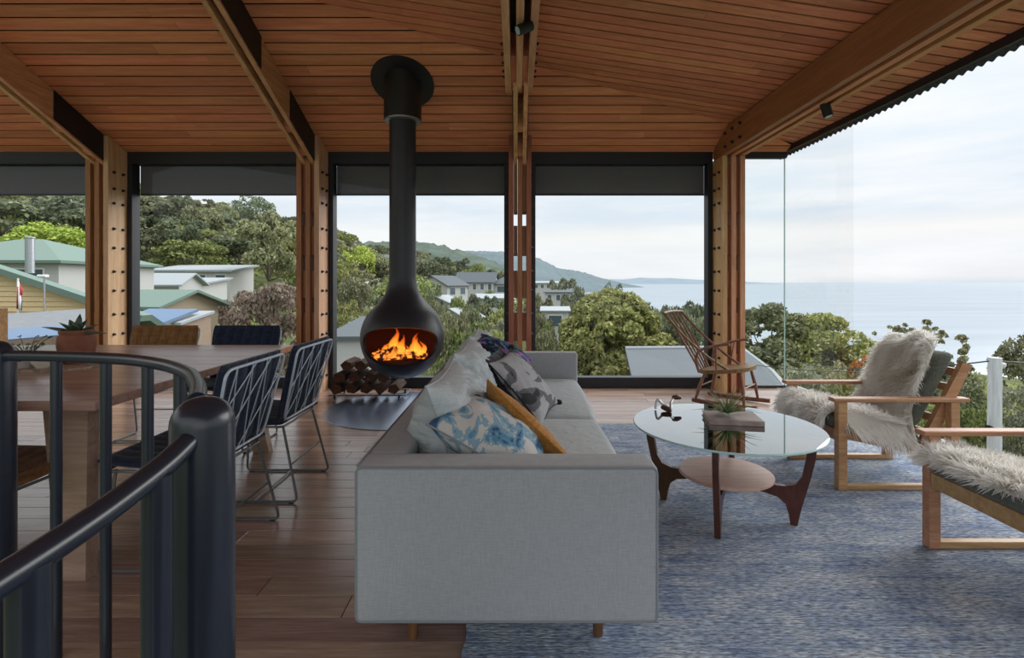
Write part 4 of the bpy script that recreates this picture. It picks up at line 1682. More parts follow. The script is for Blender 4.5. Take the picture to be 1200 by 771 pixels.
so = []
for k in range(40):
    a = 2 * PI * k / 40
    ca, sa = math.cos(a), math.sin(a)
    rx, ry = .255, .235
    e = 2.6
    q = (abs(ca) ** e + abs(sa) ** e) ** (-1 / e)
    so.append((.02 + rx * ca * q, ry * sa * q * (1.0 + .12 * ca)))
st = MB()
st.prism(so, lambda p: (p[0], p[1], rseat(p[0]) - .018), lambda p: (p[0], p[1], rseat(p[0]) + .018))
st.build('seat', RW, rc)
RAILX, RAILZ = -.545, .885
rl = MB()
for y0 in (0,):
    rl.tube([(RAILX, -.235, RAILZ - .005), (RAILX - .012, -.12, RAILZ), (RAILX - .016, 0, RAILZ + .002), (RAILX - .012, .12, RAILZ), (RAILX, .235, RAILZ - .005)], [.020, .026, .028, .026, .020], 10, flat=.65)
rl.build('top_rail', RW, rc, True)
for k in range(5):
    yy = -.16 + k * .08
    MB().tube([(-.205, yy * .8, rseat(-.2)), (-.36, yy * .92, .58), (RAILX, yy, RAILZ - .01)], [.010, .012, .008], 8).build('spindle', RW, rc, True)
for s in (-1, 1):
    MB().tube(spline([(.09, s * .19, rseat(.09) + .01), (-.10, s * .215, .475), (-.33, s * .225, .66), (RAILX, s * .215, RAILZ - .01)], 6), .013, 8).build('back_stile', RW, rc, True)
    MB().tube(spline([(-.19, s * .19, rseat(-.19)), (-.205, s * .235, .43), (-.165, s * .255, .525), (-.05, s * .265, .575), (.08, s * .275, .61), (.135, s * .275, .615)], 6), .014, 8).build('armrest', RW, rc, True)
    MB().tube([(-.02, s * .2, rseat(0)), (.0, s * .262, .585)], .008, 8).build('arm_spindle', RW, rc, True)
    MB().tube([(-.14, s * .15, rseat(-.14)), (-.185, s * .19, .17), (-.215, s * .215, .045)], [.012, .018, .012], 10).build('leg', RW, rc, True)
    MB().tube([(.19, s * .15, rseat(.19)), (.225, s * .19, .19), (.245, s * .215, .045)], [.012, .018, .012], 10).build('leg', RW, rc, True)
    pts = []
    for k in range(15):
        x_ = lerp(-.25, .36, k / 14)
        pts.append((x_, s * .215, .022 + .10 * (x_ - .02) ** 2))
    MB().tube(pts, .018, 8, flat=1.2).build('rocker', RW, rc, True)
MB().tube([(.225, -.19, .19), (.225, .19, .19)], .009, 8).build('stretcher', RW, rc, True)
MB().tube([(-.19, -.19, .17), (-.19, .19, .17)], .009, 8).build('stretcher', RW, rc, True)

# ------------------------------------------------------------------ dining table and chairs
TZ = .74
dt = thing('dining_table', 'large square timber dining table with splayed plank legs', 'table', (-2.85, 2.88, 0), world_built=True)
TX0, TX1, TY0, TY1 = -4.05, -1.635, 1.985, 3.78
for k in range(6):
    a, b_ = lerp(TY0, TY1, k / 6), lerp(TY0, TY1, (k + 1) / 6)
    MB().bbox(TX0, TX1, a + .0006, b_ - .0006, TZ - .04, TZ, .003).build('tabletop_plank', M['table_wood'], dt)
for (tx, ty, bx, by) in ((-1.86, 2.14, -1.79, 2.09), (-1.95, 3.58, -1.80, 3.64), (-3.82, 2.14, -3.9, 2.09), (-3.82, 3.58, -3.9, 3.64)):
    m_ = MB()
    hw, hd = .075, .03
    m_.hexa([(bx - hw * .75, by - hd, 0), (bx + hw * .75, by - hd, 0), (bx + hw * .75, by + hd, 0), (bx - hw * .75, by + hd, 0)],
            [(tx - hw * 1.25, ty - hd, TZ - .04), (tx + hw * 1.25, ty - hd, TZ - .04), (tx + hw * 1.25, ty + hd, TZ - .04), (tx - hw * 1.25, ty + hd, TZ - .04)])
    m_.build('leg', M['table_wood'], dt)
MB().bbox(-3.82, -1.86, 2.83, 2.89, TZ - .11, TZ - .041, .003).build('under_rail', M['table_wood'], dt)


def quilt(nu, nv, fn, h=.008, tk=.03, bands=7):
    """quilted pad: fn(u, v) -> (point, normal); seams slant from the middle"""
    mb = MB()

    def f(u, v, s):
        p, n_ = fn(u, v)
        q = abs(math.sin(PI * bands * u + (v - .5) * 2.2)) ** .5
        e = min(1, min(u, 1 - u) / .06) ** .5 * min(1, min(v, 1 - v) / .06) ** .5
        return p + n_ * (s * (tk * .5 * (.25 + .75 * e)) + s * h * (q - 1) * e)
    for s in (-1, 1):
        o = MB()
        o.grid(nu, nv, lambda u, v: tuple(f(u, v, s)))
        if s < 0:
            o.f = [tuple(reversed(q)) for q in o.f]
        mb.add(o.v, o.f)
    # close the rim
    rimv = []
    for s in (-1, 1):
        loop = [tuple(f(k / nu, 0, s)) for k in range(nu)] + [tuple(f(1, k / nv, s)) for k in range(nv)] + [tuple(f(1 - k / nu, 1, s)) for k in range(nu)] + [tuple(f(0, 1 - k / nv, s)) for k in range(nv)]
        rimv.append(loop)
    n = len(rimv[0])
    mb.add(rimv[0] + rimv[1], [(i, (i + 1) % n, n + (i + 1) % n, n + i) for i in range(n)])
    return mb


def wire_chair(label, padmat, pad_label, group='wire framed dining chairs'):
    """faces local +y, back at -y"""
    t = thing('dining_chair', label, 'chair', group=group)
    HWB = .25

    def bp(a, z):                       # a point of the back plane
        u = (z - .44) / .40
        return Vector((a * (1.0 + .06 * u), lerp(-.205, -.30, u), z))
    loop = rounded([bp(-.225, .445), bp(.225, .445), bp(.25, .84), bp(-.25, .84)], .05, 5)
    bf = MB().tube(loop, .0065, 8, closed=True).build('back_frame', M['wire'], t, True)
    zz = [(-.215, .445), (-.17, .835), (-.09, .445), (-.045, .835), (.035, .445), (.08, .835), (.16, .445), (.205, .835)]
    zz2 = [(-.235, .62), (-.02, .835)], [(-.215, .46), (.11, .835)], [(-.02, .445), (.235, .74)]
    for q in (zz,) + zz2:
        for a, b_ in zip(q[:-1], q[1:]):
            MB().tube([bp(*a), bp(*b_)], .0030, 6).build('back_wire', M['wire'], t, True)

    def fb(u, v):
        w = lerp(-.252, .252, u) * (1 - .05 * (abs(2 * v - 1) ** 6))
        p = bp(w, lerp(.450, .852, v))
        return p + Vector((0, .026, .006)), Vector((0, .97, .23))
    quilt(60, 16, fb, .015, .042).build('back_pad', padmat, t, 60)

    def fs(u, v):
        w = lerp(-.24, .24, u)
        yy = lerp(-.21, .245, v)
        return Vector((w, yy, .435 + .045 * (v - .2) ** 2)), Vector((0, 0, 1))
    quilt(44, 14, fs, .009, .042).build('seat_pad', padmat, t, 60)
    sl = rounded([(-.225, -.20, .41), (.225, -.20, .41), (.22, .235, .415), (-.22, .235, .415)], .04, 4)
    MB().tube(sl, .0065, 8, closed=True).build('seat_frame', M['wire_dark'], t, True)
    for s in (-1, 1):
        pts = round_path([(s * .20, -.19, .41), (s * .235, -.285, .008), (s * .235, .235, .008), (s * .20, .20, .415)], .035, 5)
        MB().tube(pts, .007, 8).build('sled_leg', M['wire_dark'], t, True)
        for yy in (-.25, .20):
            MB().box(s * .235 - .009, s * .235 + .009, yy - .012, yy + .012, 0, .006).build('glide', M['black_metal'], t)
    MB().tube([(-.235, -.05, .010), (.235, -.05, .010)], .006, 8).build('sled_bar', M['wire_dark'], t, True)
    MB().tube([(-.215, -.237, .20), (.215, -.237, .20)], .005, 8).build('rear_bar', M['wire_dark'], t, True)
    return t


def set_chair(c, x, y, rz):
    c.location = (x, y, 0)
    c.rotation_euler = (0, 0, rz)
    return c


cA = wire_chair('navy wire framed dining chair partly hidden by the balustrade post', M['navy'], '')
set_chair(cA, -1.48, 2.35, R(90))
cB = copy_tree(cA)
set_chair(cB, -1.475, 3.02, R(90))
cB['label'] = 'navy wire framed dining chair at the table corner nearest the stove'
cE = copy_tree(cA)
set_chair(cE, -2.14, 3.80, R(180))
cE['label'] = 'navy dining chair facing the viewer across the far table edge'
cD = wire_chair('tan quilted dining chair facing the viewer across the far table edge', M['tan'], '')
set_chair(cD, -2.79, 3.80, R(180))
cC = copy_tree(cD)
set_chair(cC, -2.12, 2.05, R(-4))
cC['label'] = 'tan seated dining chair behind the balusters at the near table edge'

# table setting
tray = thing('table_mat', 'wavy edged mottled mat under the pots on the dining table', 'mat', (-2.52, 2.80, TZ))
tm = MB()
tp_ = []
for k in range(60):
    a = 2 * PI * k / 60
    r_ = 1 + .05 * math.sin(a * 9) + .03 * math.sin(a * 14 + 1)
    tp_.append((.255 * r_ * math.cos(a), .185 * r_ * math.sin(a)))
tm.prism(tp_, lambda p: (p[0], p[1], 0), lambda p: (p[0] * .985, p[1] * .985, .010))
tm.build('mat_cloth', M['doily'], tray)
pot = thing('terracotta_pot', 'round terracotta pot holding dark succulent leaves on the table mat', 'pot', (-2.455, 2.86, TZ + .0101))
MB().lathe([(0.0, 0), (.058, 0), (.08, .05), (.088, .10), (.086, .145), (.075, .163), (.080, .172), (.078, .186), (.068, .186), (.066, .16), (0, .155)], n=32).build('pot_body', M['terracotta'], pot, 50)
for az, ln, el in ((175, .22, .25), (120, .12, .9), (60, .11, 1.1), (20, .12, .6), (-10, .20, .12), (-60, .12, .7), (-110, .12, .8), (90, .13, 1.4), (-30, .10, 1.2), (200, .10, 1.2), (150, .13, .8), (-85, .09, 1.3)):
    az = R(az)
    d = Vector((math.cos(az) * math.cos(el), math.sin(az) * math.cos(el), math.sin(el)))
    pts = [Vector((0, 0, .165)) + d * (ln * u) + Vector((0, 0, -.02 * u * u)) for u in (0, .2, .45, .7, 1.0)]
    MB().tube(pts, [.008, .018, .024, .016, .002], 8, flat=.4).build('leaf', M['succulent'], pot, 'all')
sp = thing('small_pot', 'small grey pot with two dark dots and a tiny leafy plant', 'pot', (-2.60, 2.72, TZ + .0101))
MB().lathe([(0.0, 0), (.044, 0), (.05, .03), (.05, .07), (.045, .075), (.04, .07), (0, .068)], n=24).build('pot_body', M['ceramic'], sp, 50)
for dx in (-.028, .008):
    e = math.sqrt(max(0, .05 ** 2 - dx ** 2))
    MB().tube([(dx, -e - .001, .045), (dx, -e + .004, .045)], .010, 10).build('dark_dot', M['black_metal'], sp, True)
rp_ = random.Random(4)
for k in range(22):
    x_, y_ = rp_.uniform(-.10, .11), rp_.uniform(-.05, .05)
    z_ = .07 + rp_.uniform(.02, .10)
    MB().tube([(x_ * .2, y_ * .2, .065), (x_ * .7, y_ * .7, z_ * .9), (x_, y_, z_)], .0015, 5).add([(x_ - .012, y_, z_), (x_, y_ - .012, z_ + .004), (x_ + .012, y_, z_ + .002), (x_, y_ + .012, z_ + .010)], [(0, 1, 2, 3)]).build('sprig', M['succulent'], sp)
bw = thing('bowl', 'small cream bowl on the table mat between the two pots', 'bowl', (-2.515, 2.80, TZ + .0101))
MB().lathe([(0.0, 0), (.025, 0), (.028, .006), (.045, .03), (.05, .048), (.046, .048), (.040, .03), (0, .010)], n=28).build('bowl_body', M['bowl'], bw, 50)
bw.location.x = -2.50
bw.location.y = 2.70
sb = thing('sideboard', 'timber cabinet with a dark front at the left edge behind the pots', 'cabinet', (-5.30, 4.9, 0), world_built=True)
for a, b_ in ((-5.54, -5.50), (-5.10, -5.06)):
    MB().bbox(a, b_, 4.65, 5.1, 0, .945, .004).build('side_panel', M['oak'], sb)
MB().bbox(-5.50, -5.10, 4.65, 5.1, .91, .945, .003).build('top_panel', M['oak'], sb)
MB().bbox(-5.50, -5.10, 4.66, 4.69, .06, .908, .003).build('door', M['walnut'], sb)
MB().bbox(-5.50, -5.10, 4.70, 5.08, 0.0, .058, .003).build('plinth', M['oak'], sb)

# ------------------------------------------------------------------ balustrade of the spiral stair
bal = thing('stair_balustrade', 'dark steel curved balustrade with round posts in the foreground', 'balustrade', (-.62, 1.0, 0), world_built=True)
RM = M['rail_metal']
rail_pts = [(-3.0, 1.20, .965), (-2.5, 1.50, .965), (-2.05, 1.63, .965), (-1.65, 1.648, .965), (-1.283, 1.592, .965), (-1.05, 1.49, .965), (-.86, 1.335, .965), (-.735, 1.18, .962), (-.655, 1.05, .958)]
rsp = spline(rail_pts, 8)
MB().tube(rsp, .0175, 16).build('upper_handrail', RM, bal, True)
PX, PYY = -.612, 1.0
prof = [(0.0562, -.6), (0.0562, .925)]
for k in range(1, 9):
    a = R(90 * k / 8)
    prof.append((.0562 - .05 * (1 - math.cos(a)), .925 + .052 * math.sin(a)))
prof.append((0, .978))
MB().lathe(prof, (PX, PYY, 0), 40).build('newel_post', RM, bal, 50)
MB().lathe([(a, b_ + .035) for a, b_ in prof], (-1.69, 1.655, 0), 40).build('newel_post', RM, bal, 50)
low = [(-.61, .985, .915), (-.612, .90, .885), (-.617, .81, .864), (-.62, .72, .850), (-.628, .62, .837), (-.645, .50, .82), (-.69, .36, .80)]
MB().tube(spline(low, 8), .0205, 20).build('lower_handrail', RM, bal, True)
for px_, Y_ in ((66, 1.633), (124, 1.60), (173, 1.515), (211, 1.375)):
    x_ = (px_ - 605) / 600 * Y_
    MB().tube([(x_, Y_, -.6), (x_, Y_, .955)], .0155, 14).build('baluster', RM, bal, True)
for px_, Y_, zt in ((184, .87, .872), (34, .655, .838)):
    x_ = (px_ - 605) / 600 * Y_
    MB().tube([(x_, Y_, -.8), (x_, Y_, zt)], .0235, 18).build('baluster', RM, bal, True)

# ------------------------------------------------------------------ the land outside
TCOL = [-1.75, -1.2, -.75, -.42, -.2, 0.0, .16, .5, 1.1, 1.75]
YROW = [5.0, 15.0, 30.0, 60.0, 120.0, 250.0, 500.0, 1200.0]
HT = np.array([
    [-3.6, -3.6, -3.6, -3.6, -3.6, -3.6, -3.6, -3.6, -3.6, -3.6],
    [-3.0, -3.5, -4.5, -5.0, -5.0, -5.0, -5.0, -5.0, -4.2, -4.0],
    [-2.0, -2.5, -4.0, -5.5, -7.0, -8.0, -8.0, -8.0, -7.5, -7.0],
    [5.0, 3.0, 0.0, -4.0, -8.0, -11.0, -12.0, -13.0, -14.0, -14.0],
    [20.0, 16.0, 12.0, 3.5, -4.0, -10.0, -16.0, -24.0, -26.0, -26.0],
    [55.0, 50.0, 38.0, 22.0, 6.0, -5.0, -18.0, -38.0, -40.0, -40.0],
    [85.0, 80.0, 66.0, 50.0, 15.0, 3.0, -26.0, -60.0, -60.0, -60.0],
    [90.0, 90.0, 70.0, 50.0, 10.0, -5.0, -60.0, -80.0, -80.0, -80.0]])


def ground(x, y):
    r = math.hypot(x, y)
    if y > .5 * r:
        Y, tt = y, x / y
    else:
        Y, tt = .5 * r, 1.74 * (1 if x > 0 else -1)
    Y = max(5.0, min(1199.0, Y))
    tt = max(-1.749, min(1.749, tt))
    i = max(k for k in range(len(YROW) - 1) if YROW[k] <= Y)
    j = max(k for k in range(len(TCOL) - 1) if TCOL[k] <= tt)
    u = (math.log(Y) - math.log(YROW[i])) / (math.log(YROW[i + 1]) - math.log(YROW[i]))
    v = (tt - TCOL[j]) / (TCOL[j + 1] - TCOL[j])
    h = lerp(lerp(HT[i][j], HT[i][j + 1], v), lerp(HT[i + 1][j], HT[i + 1][j + 1], v), u)
    return h + mnoise.noise(Vector((x * .05, y * .05, 0))) * min(3.0, Y * .012)


tg = MB()
nth_, nr_ = 120, 60


def tf(u, v):
    th = lerp(R(-178), R(178), u)
    r = 5.2 * (1400 / 5.2) ** v
    x_, y_ = r * math.sin(th), r * math.cos(th)
    return (x_, y_, ground(x_, y_))


tg.grid(nth_, nr_, tf)
terrain = tg.build('terrain', M['ground'], None, True)
terrain['kind'] = 'structure'
sea = MB()
sea.add([(-60000, 60, -35), (80000, 60, -35), (80000, 80000, -35), (-60000, 80000, -35)], [(0, 1, 2, 3)])
o = sea.build('sea', M['sea'])
o['kind'] = 'structure'


def ridge(name, pts, Y, depth, mat, amp=0.0, zbase=-75.0, seed=0):
    """a hill whose crest passes the given points; it has a near slope, a crest and a far slope"""
    xs = [(p[0] - 605) / 600 * Y for p in pts]
    zs = [EYE + (331 - p[1]) / 600 * Y for p in pts]
    mb = MB()
    N = 260

    def f(u, v):
        x_ = lerp(xs[0], xs[-1], u)
        z_ = float(np.interp(x_, xs, zs))
        k = 1 - abs(2 * v - 1)
        s = k ** .8
        hh = lerp(zbase, z_, s)
        hh += amp * s * (mnoise.noise(Vector((x_ / (amp * 3 + 1), v * 8 + seed, 0))) + .5 * mnoise.noise(Vector((x_ / (amp * 1.2 + 1), v * 20, seed))))
        return (x_, Y + depth * (2 * v - 1), hh)
    mb.grid(N, 24, f)
    o = mb.build(name, mat, None, True)
    o['kind'] = 'structure'
    return o


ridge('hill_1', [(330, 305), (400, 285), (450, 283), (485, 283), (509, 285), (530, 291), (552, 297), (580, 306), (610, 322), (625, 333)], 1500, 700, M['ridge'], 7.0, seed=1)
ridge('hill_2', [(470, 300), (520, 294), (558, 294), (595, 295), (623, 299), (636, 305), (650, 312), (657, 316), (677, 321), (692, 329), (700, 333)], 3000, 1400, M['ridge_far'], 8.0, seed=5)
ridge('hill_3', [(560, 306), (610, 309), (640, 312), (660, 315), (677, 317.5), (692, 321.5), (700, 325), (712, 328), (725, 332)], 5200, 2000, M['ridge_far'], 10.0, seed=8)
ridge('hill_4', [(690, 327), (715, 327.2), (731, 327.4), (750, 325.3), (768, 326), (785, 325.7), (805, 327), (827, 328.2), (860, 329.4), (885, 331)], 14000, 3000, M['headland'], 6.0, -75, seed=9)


# trees ---------------------------------------------------------------------
def leaf_cards(rs, pts, nrm, size, lift=.4):
    """one small bent quad per point"""
    n = len(pts)
    rv = rs.normal(size=(n, 3))
    d = nrm * .55 + rv * .7
    d /= np.linalg.norm(d, axis=1, keepdims=True) + 1e-9
    a = np.cross(d, rs.normal(size=(n, 3)))
    a /= np.linalg.norm(a, axis=1, keepdims=True) + 1e-9
    b = np.cross(d, a)
    s = size * rs.uniform(.6, 1.3, size=(n, 1))
    v = np.stack([pts - a * s, pts - b * s * .55, pts + a * s, pts + b * s * .55], 1).reshape(-1, 3)
    f = np.arange(n * 4).reshape(-1, 4)
    return v, f


def np_mesh(name, v, f, mat):
    me = bpy.data.meshes.new(name)
    me.vertices.add(len(v))
    me.vertices.foreach_set('co', np.asarray(v, dtype=np.float32).ravel())
    me.loops.add(f.size)
    me.loops.foreach_set('vertex_index', f.ravel().astype(np.int32))
    me.polygons.add(len(f))
    me.polygons.foreach_set('loop_start', (np.arange(len(f)) * f.shape[1]).astype(np.int32))
    me.update(calc_edges=True)
    me.materials.append(mat)
    return me


def blobs_for(style, rs):
    """(centre, radii) list in a unit tree: base z=0, top z=1, half width .5"""
    out = []
    if style == 'round':
        for k in range(34):
            a, r = rs.uniform(0, 2 * PI), math.sqrt(rs.uniform()) * .36
            out.append(((r * math.cos(a), r * math.sin(a), .58 + .27 * math.sqrt(max(0, 1 - (r / .38) ** 2)) * rs.uniform(.2, 1)), rs.uniform(.09, .16)))
        for k in range(14):
            a = rs.uniform(0, 2 * PI)
            out.append(((.36 * math.cos(a), .36 * math.sin(a), rs.uniform(.34, .62)), rs.uniform(.09, .14)))
    elif style == 'dome':
        for k in range(90):
            a, r = rs.uniform(0, 2 * PI), math.sqrt(rs.uniform()) * .42
            out.append(((r * math.cos(a), r * math.sin(a), .12 + .78 * math.sqrt(max(0, 1 - (r / .47) ** 2))), rs.uniform(.05, .09)))
        for k in range(60):
            a, r = rs.uniform(0, 2 * PI), math.sqrt(rs.uniform()) * .40
            out.append(((r * math.cos(a), r * math.sin(a), rs.uniform(.15, .7)), rs.uniform(.06, .10)))
        for k in range(40):
            a = rs.uniform(0, 2 * PI)
            out.append(((.40 * math.cos(a), .40 * math.sin(a), rs.uniform(.1, .5)), rs.uniform(.06, .10)))
    elif style == 'gum':
        for k in range(26):
            a, r = rs.uniform(0, 2 * PI), math.sqrt(rs.uniform()) * .38
            out.append(((r * math.cos(a), r * math.sin(a), rs.uniform(.45, .93) * (1 - .25 * r)), rs.uniform(.06, .12)))
    elif style == 'umbrella':
        for k in range(44):
            a, r = rs.uniform(0, 2 * PI), math.sqrt(rs.uniform()) * .42
            out.append(((r * math.cos(a), r * math.sin(a), .90 - .30 * (r / .42) ** 2 + rs.uniform(-.05, .03)), rs.uniform(.07, .12)))
        for k in range(40):
            a, r = rs.uniform(0, 2 * PI), math.sqrt(rs.uniform(.2, 1)) * .44
            out.append(((r * math.cos(a), r * math.sin(a), .45 + rs.uniform(-.25, .17)), rs.uniform(.08, .13)))
    elif style == 'bush':
        for k in range(26):
            a, r = rs.uniform(0, 2 * PI), math.sqrt(rs.uniform()) * .38
            out.append(((r * math.cos(a), r * math.sin(a), rs.uniform(.08, .82) * (1 - .9 * r * r)), rs.uniform(.09, .16)))
    elif style == 'sparse':
        for k in range(110):
            a, r = rs.uniform(0, 2 * PI), math.sqrt(rs.uniform()) * .46
            out.append(((r * math.cos(a), r * math.sin(a), rs.uniform(.45, .98) * (1 - .3 * r)), rs.uniform(.018, .045)))
    return out


def crown_mesh(name, style, seed, n, size, mat):
    rs = np.random.default_rng(seed)
    bl = blobs_for(style, rs)
    wts = np.array([b[1] ** 2 for b in bl])
    wts /= wts.sum()
    idx = rs.choice(len(bl), n, p=wts)
    c = np.array([b[0] for b in bl])[idx]
    r = np.array([b[1] for b in bl])[idx][:, None]
    d = rs.normal(size=(n, 3))
    d /= np.linalg.norm(d, axis=1, keepdims=True)
    d[:, 2] = np.where(d[:, 2] < -.35, -d[:, 2], d[:, 2])
    p = c + d * r * rs.uniform(.72, 1.05, size=(n, 1)) * np.array([1, 1, .85])
    v, f = leaf_cards(rs, p, d, size)
    return np_mesh(name, v, f, mat)


def trunk_mesh(name, style, seed):
    rs = np.random.default_rng(seed)
    bl = blobs_for(style, np.random.default_rng(seed))
    mb = MB()
    fork = Vector((rs.uniform(-.03, .03), rs.uniform(-.03, .03), .30))
    mb.tube([(0, 0, -.06), (fork.x * .4, fork.y * .4, .15), fork], [.022, .018, .015], 7)
    for k in rs.choice(len(bl), min(len(bl), 11), replace=False):
        c = Vector(bl[k][0])
        m_ = fork.lerp(c, .5) + Vector((rs.uniform(-.03, .03), rs.uniform(-.03, .03), rs.uniform(-.03, .02)))
        mb.tube([fork, m_, c], [.011, .007, .003], 5)
    return mb.mesh(name, M['trunk'], 'all')


PROTO = {}


def proto(style, mat, seed, n, size):
    key = (style, mat, seed)
    if key not in PROTO:
        PROTO[key] = (crown_mesh('crown', style, seed, n, size, M[mat]), trunk_mesh('trunk', style, seed))
    return PROTO[key]


def tree(name, label, x, y, zb, w, h, pr, rz, cat='tree', group=None):
    t = bpy.data.objects.new(name, None)
    COL.objects.link(t)
    t.location = (x, y, zb)
    t.rotation_euler = (0, 0, rz)
    t.scale = (w, w, h)
    tag(t, label, cat, group)
    for nm, me in (('crown', pr[0]), ('trunk', pr[1])):
        o = bpy.data.objects.new(nm, me)
        COL.objects.link(o)
        o.parent = t
    return t


def tree_px(name, label, px, top, Y, wpx, style, mat, seed=1, n=2600, size=.028, cat='tree', group=None, hmin=1.0):
    p = at(px, top, Y)
    zb = ground(p.x, p.y)
    h = max(hmin, p.z - zb)
    return tree(name, label, p.x, p.y, p.z - h, wpx / 600 * Y, h, proto(style, mat, seed, n, size), random.Random(px * 7 + top).uniform(0, 6), cat, group)


# singled-out trees
tree_px('domed_tree', 'broad domed bright green tree above the grey roof in the fourth window', 717, 333, 42, 150, 'dome', 'leaf_mid', 21, 36000, .020)
tree_px('shrub', 'pale green bushy shrub close below the window behind the sofa', 690, 382, 15, 124, 'bush', 'leaf_mid', 22, 14000, .026, 'shrub')
tree_px('shrub', 'greyish shrub low at the foot of the slim middle post', 636, 402, 14, 60, 'bush', 'leaf_grey', 23, 6000, .028, 'shrub')
tree_px('shrub', 'yellow green shrub just right of the hanging stove', 540, 392, 16, 70, 'bush', 'leaf_green', 24, 3500, .026, 'shrub')
tree_px('shrub', 'light green shrub left of the slim middle post', 588, 375, 20, 66, 'bush', 'leaf_mid', 25, 3500, .026, 'shrub')
tree_px('umbrella_tree', 'spreading layered tree outside the corner glass', 908, 355, 38, 150, 'umbrella', 'leaf_gum', 26, 20000, .020)
tree_px('umbrella_tree', 'layered dark tree reaching right behind the glass corner', 962, 364, 36, 124, 'umbrella', 'leaf_mid', 27, 16000, .020)
tree_px('shrub', 'rust coloured shrub at the foot of the layered trees', 1018, 402, 30, 46, 'bush', 'leaf_rust', 28, 3000, .028, 'shrub')
tree_px('sparse_tree', 'thin dark tree with open branches above the fleece', 1078, 370, 34, 112, 'sparse', 'leaf_gum', 29, 6000, .019)
tree_px('shrub', 'dense olive shrub below the thin open tree behind the fleece', 1092, 400, 31, 74, 'bush', 'leaf_dark', 41, 5000, .024, 'shrub')
tree_px('gum_tree', 'full gum tree cut by the picture edge beyond the log post', 1216, 384, 20, 96, 'round', 'leaf_gum', 30, 7000, .020)
tree_px('bright_tree', 'bright yellow green tree above the green roofed house', 62, 257, 62, 96, 'round', 'leaf_green', 31, 6500, .024)
tree_px('gum_tree', 'tall flat topped gum on the skyline behind the navy chair', 296, 227, 150, 62, 'umbrella', 'leaf_dark', 32, 3500, .026)
tree_px('gum_tree', 'big olive gum tree filling the right of the second window', 315, 244, 62, 92, 'gum', 'leaf_gum', 33, 7000, .026)
tree_px('pale_tree', 'pale green tree in the middle of the second window', 225, 276, 70, 84, 'round', 'leaf_mid', 34, 5000, .026)
tree_px('gum_tree', 'tall gum tree at the left of the second window', 172, 226, 88, 62, 'gum', 'leaf_gum', 35, 5500, .028)
tree_px('reddish_shrub', 'reddish brown shrub behind the gap between tan and navy chairs', 262, 312, 27, 92, 'bush', 'leaf_red', 36, 9000, .024, 'shrub')
tree_px('reddish_shrub', 'large reddish twiggy shrub behind the navy chair', 320, 304, 25, 104, 'bush', 'leaf_red', 37, 11000, .022, 'shrub')
tree_px('olive_shrub', 'olive shrub low beside the fawn fence', 224, 352, 24, 46, 'bush', 'leaf_mid', 38, 3500, .026, 'shrub')
tree_px('gum_tree', 'dark rounded gum tree standing against the sea', 718, 323, 140, 34, 'round', 'leaf_dark', 39, 2600, .032)
rt = random.Random(12)
for k, (px_, tp, Y_, w_) in enumerate(((748, 338, 95, 46), (776, 346, 85, 44), (800, 340, 80, 44), (826, 336, 70, 50), (850, 340, 70, 46), (763, 352, 64, 44), (812, 352, 60, 46), (838, 360, 52, 44), (790, 362, 55, 44))):
    tree_px('gum_tree', 'dark gum tree in the belt between the domed tree and the sea', px_, tp, Y_, w_, 'round', 'leaf_dark', 40, 2600, .032, group='gum trees before the sea')
for k, (px_, tp, Y_, w_, mt) in enumerate(((890, 402, 22, 70, 'leaf_gum'), (940, 408, 24, 70, 'leaf_grey'), (985, 410, 24, 64, 'leaf_gum'), (1030, 412, 22, 60, 'leaf_grey'), (1075, 412, 21, 60, 'leaf_gum'), (1115, 424, 18, 66, 'leaf_grey'), (1160, 428, 17, 70, 'leaf_gum'), (1195, 434, 16, 70, 'leaf_grey'), (1100, 450, 14, 60, 'leaf_mid'), (1150, 462, 13, 66, 'leaf_mid'), (1200, 460, 13, 70, 'leaf_grey'), (1000, 436, 17, 70, 'leaf_mid'), (940, 436, 18, 66, 'leaf_mid'), (1245, 440, 16, 80, 'leaf_gum'))):
    tree_px('coastal_shrub', 'olive grey coastal shrub on the slope outside the side glass', px_, tp, Y_, w_, 'bush', mt, 50 + k % 2, 4200, .022, 'shrub', 'coastal shrubs on the slope')
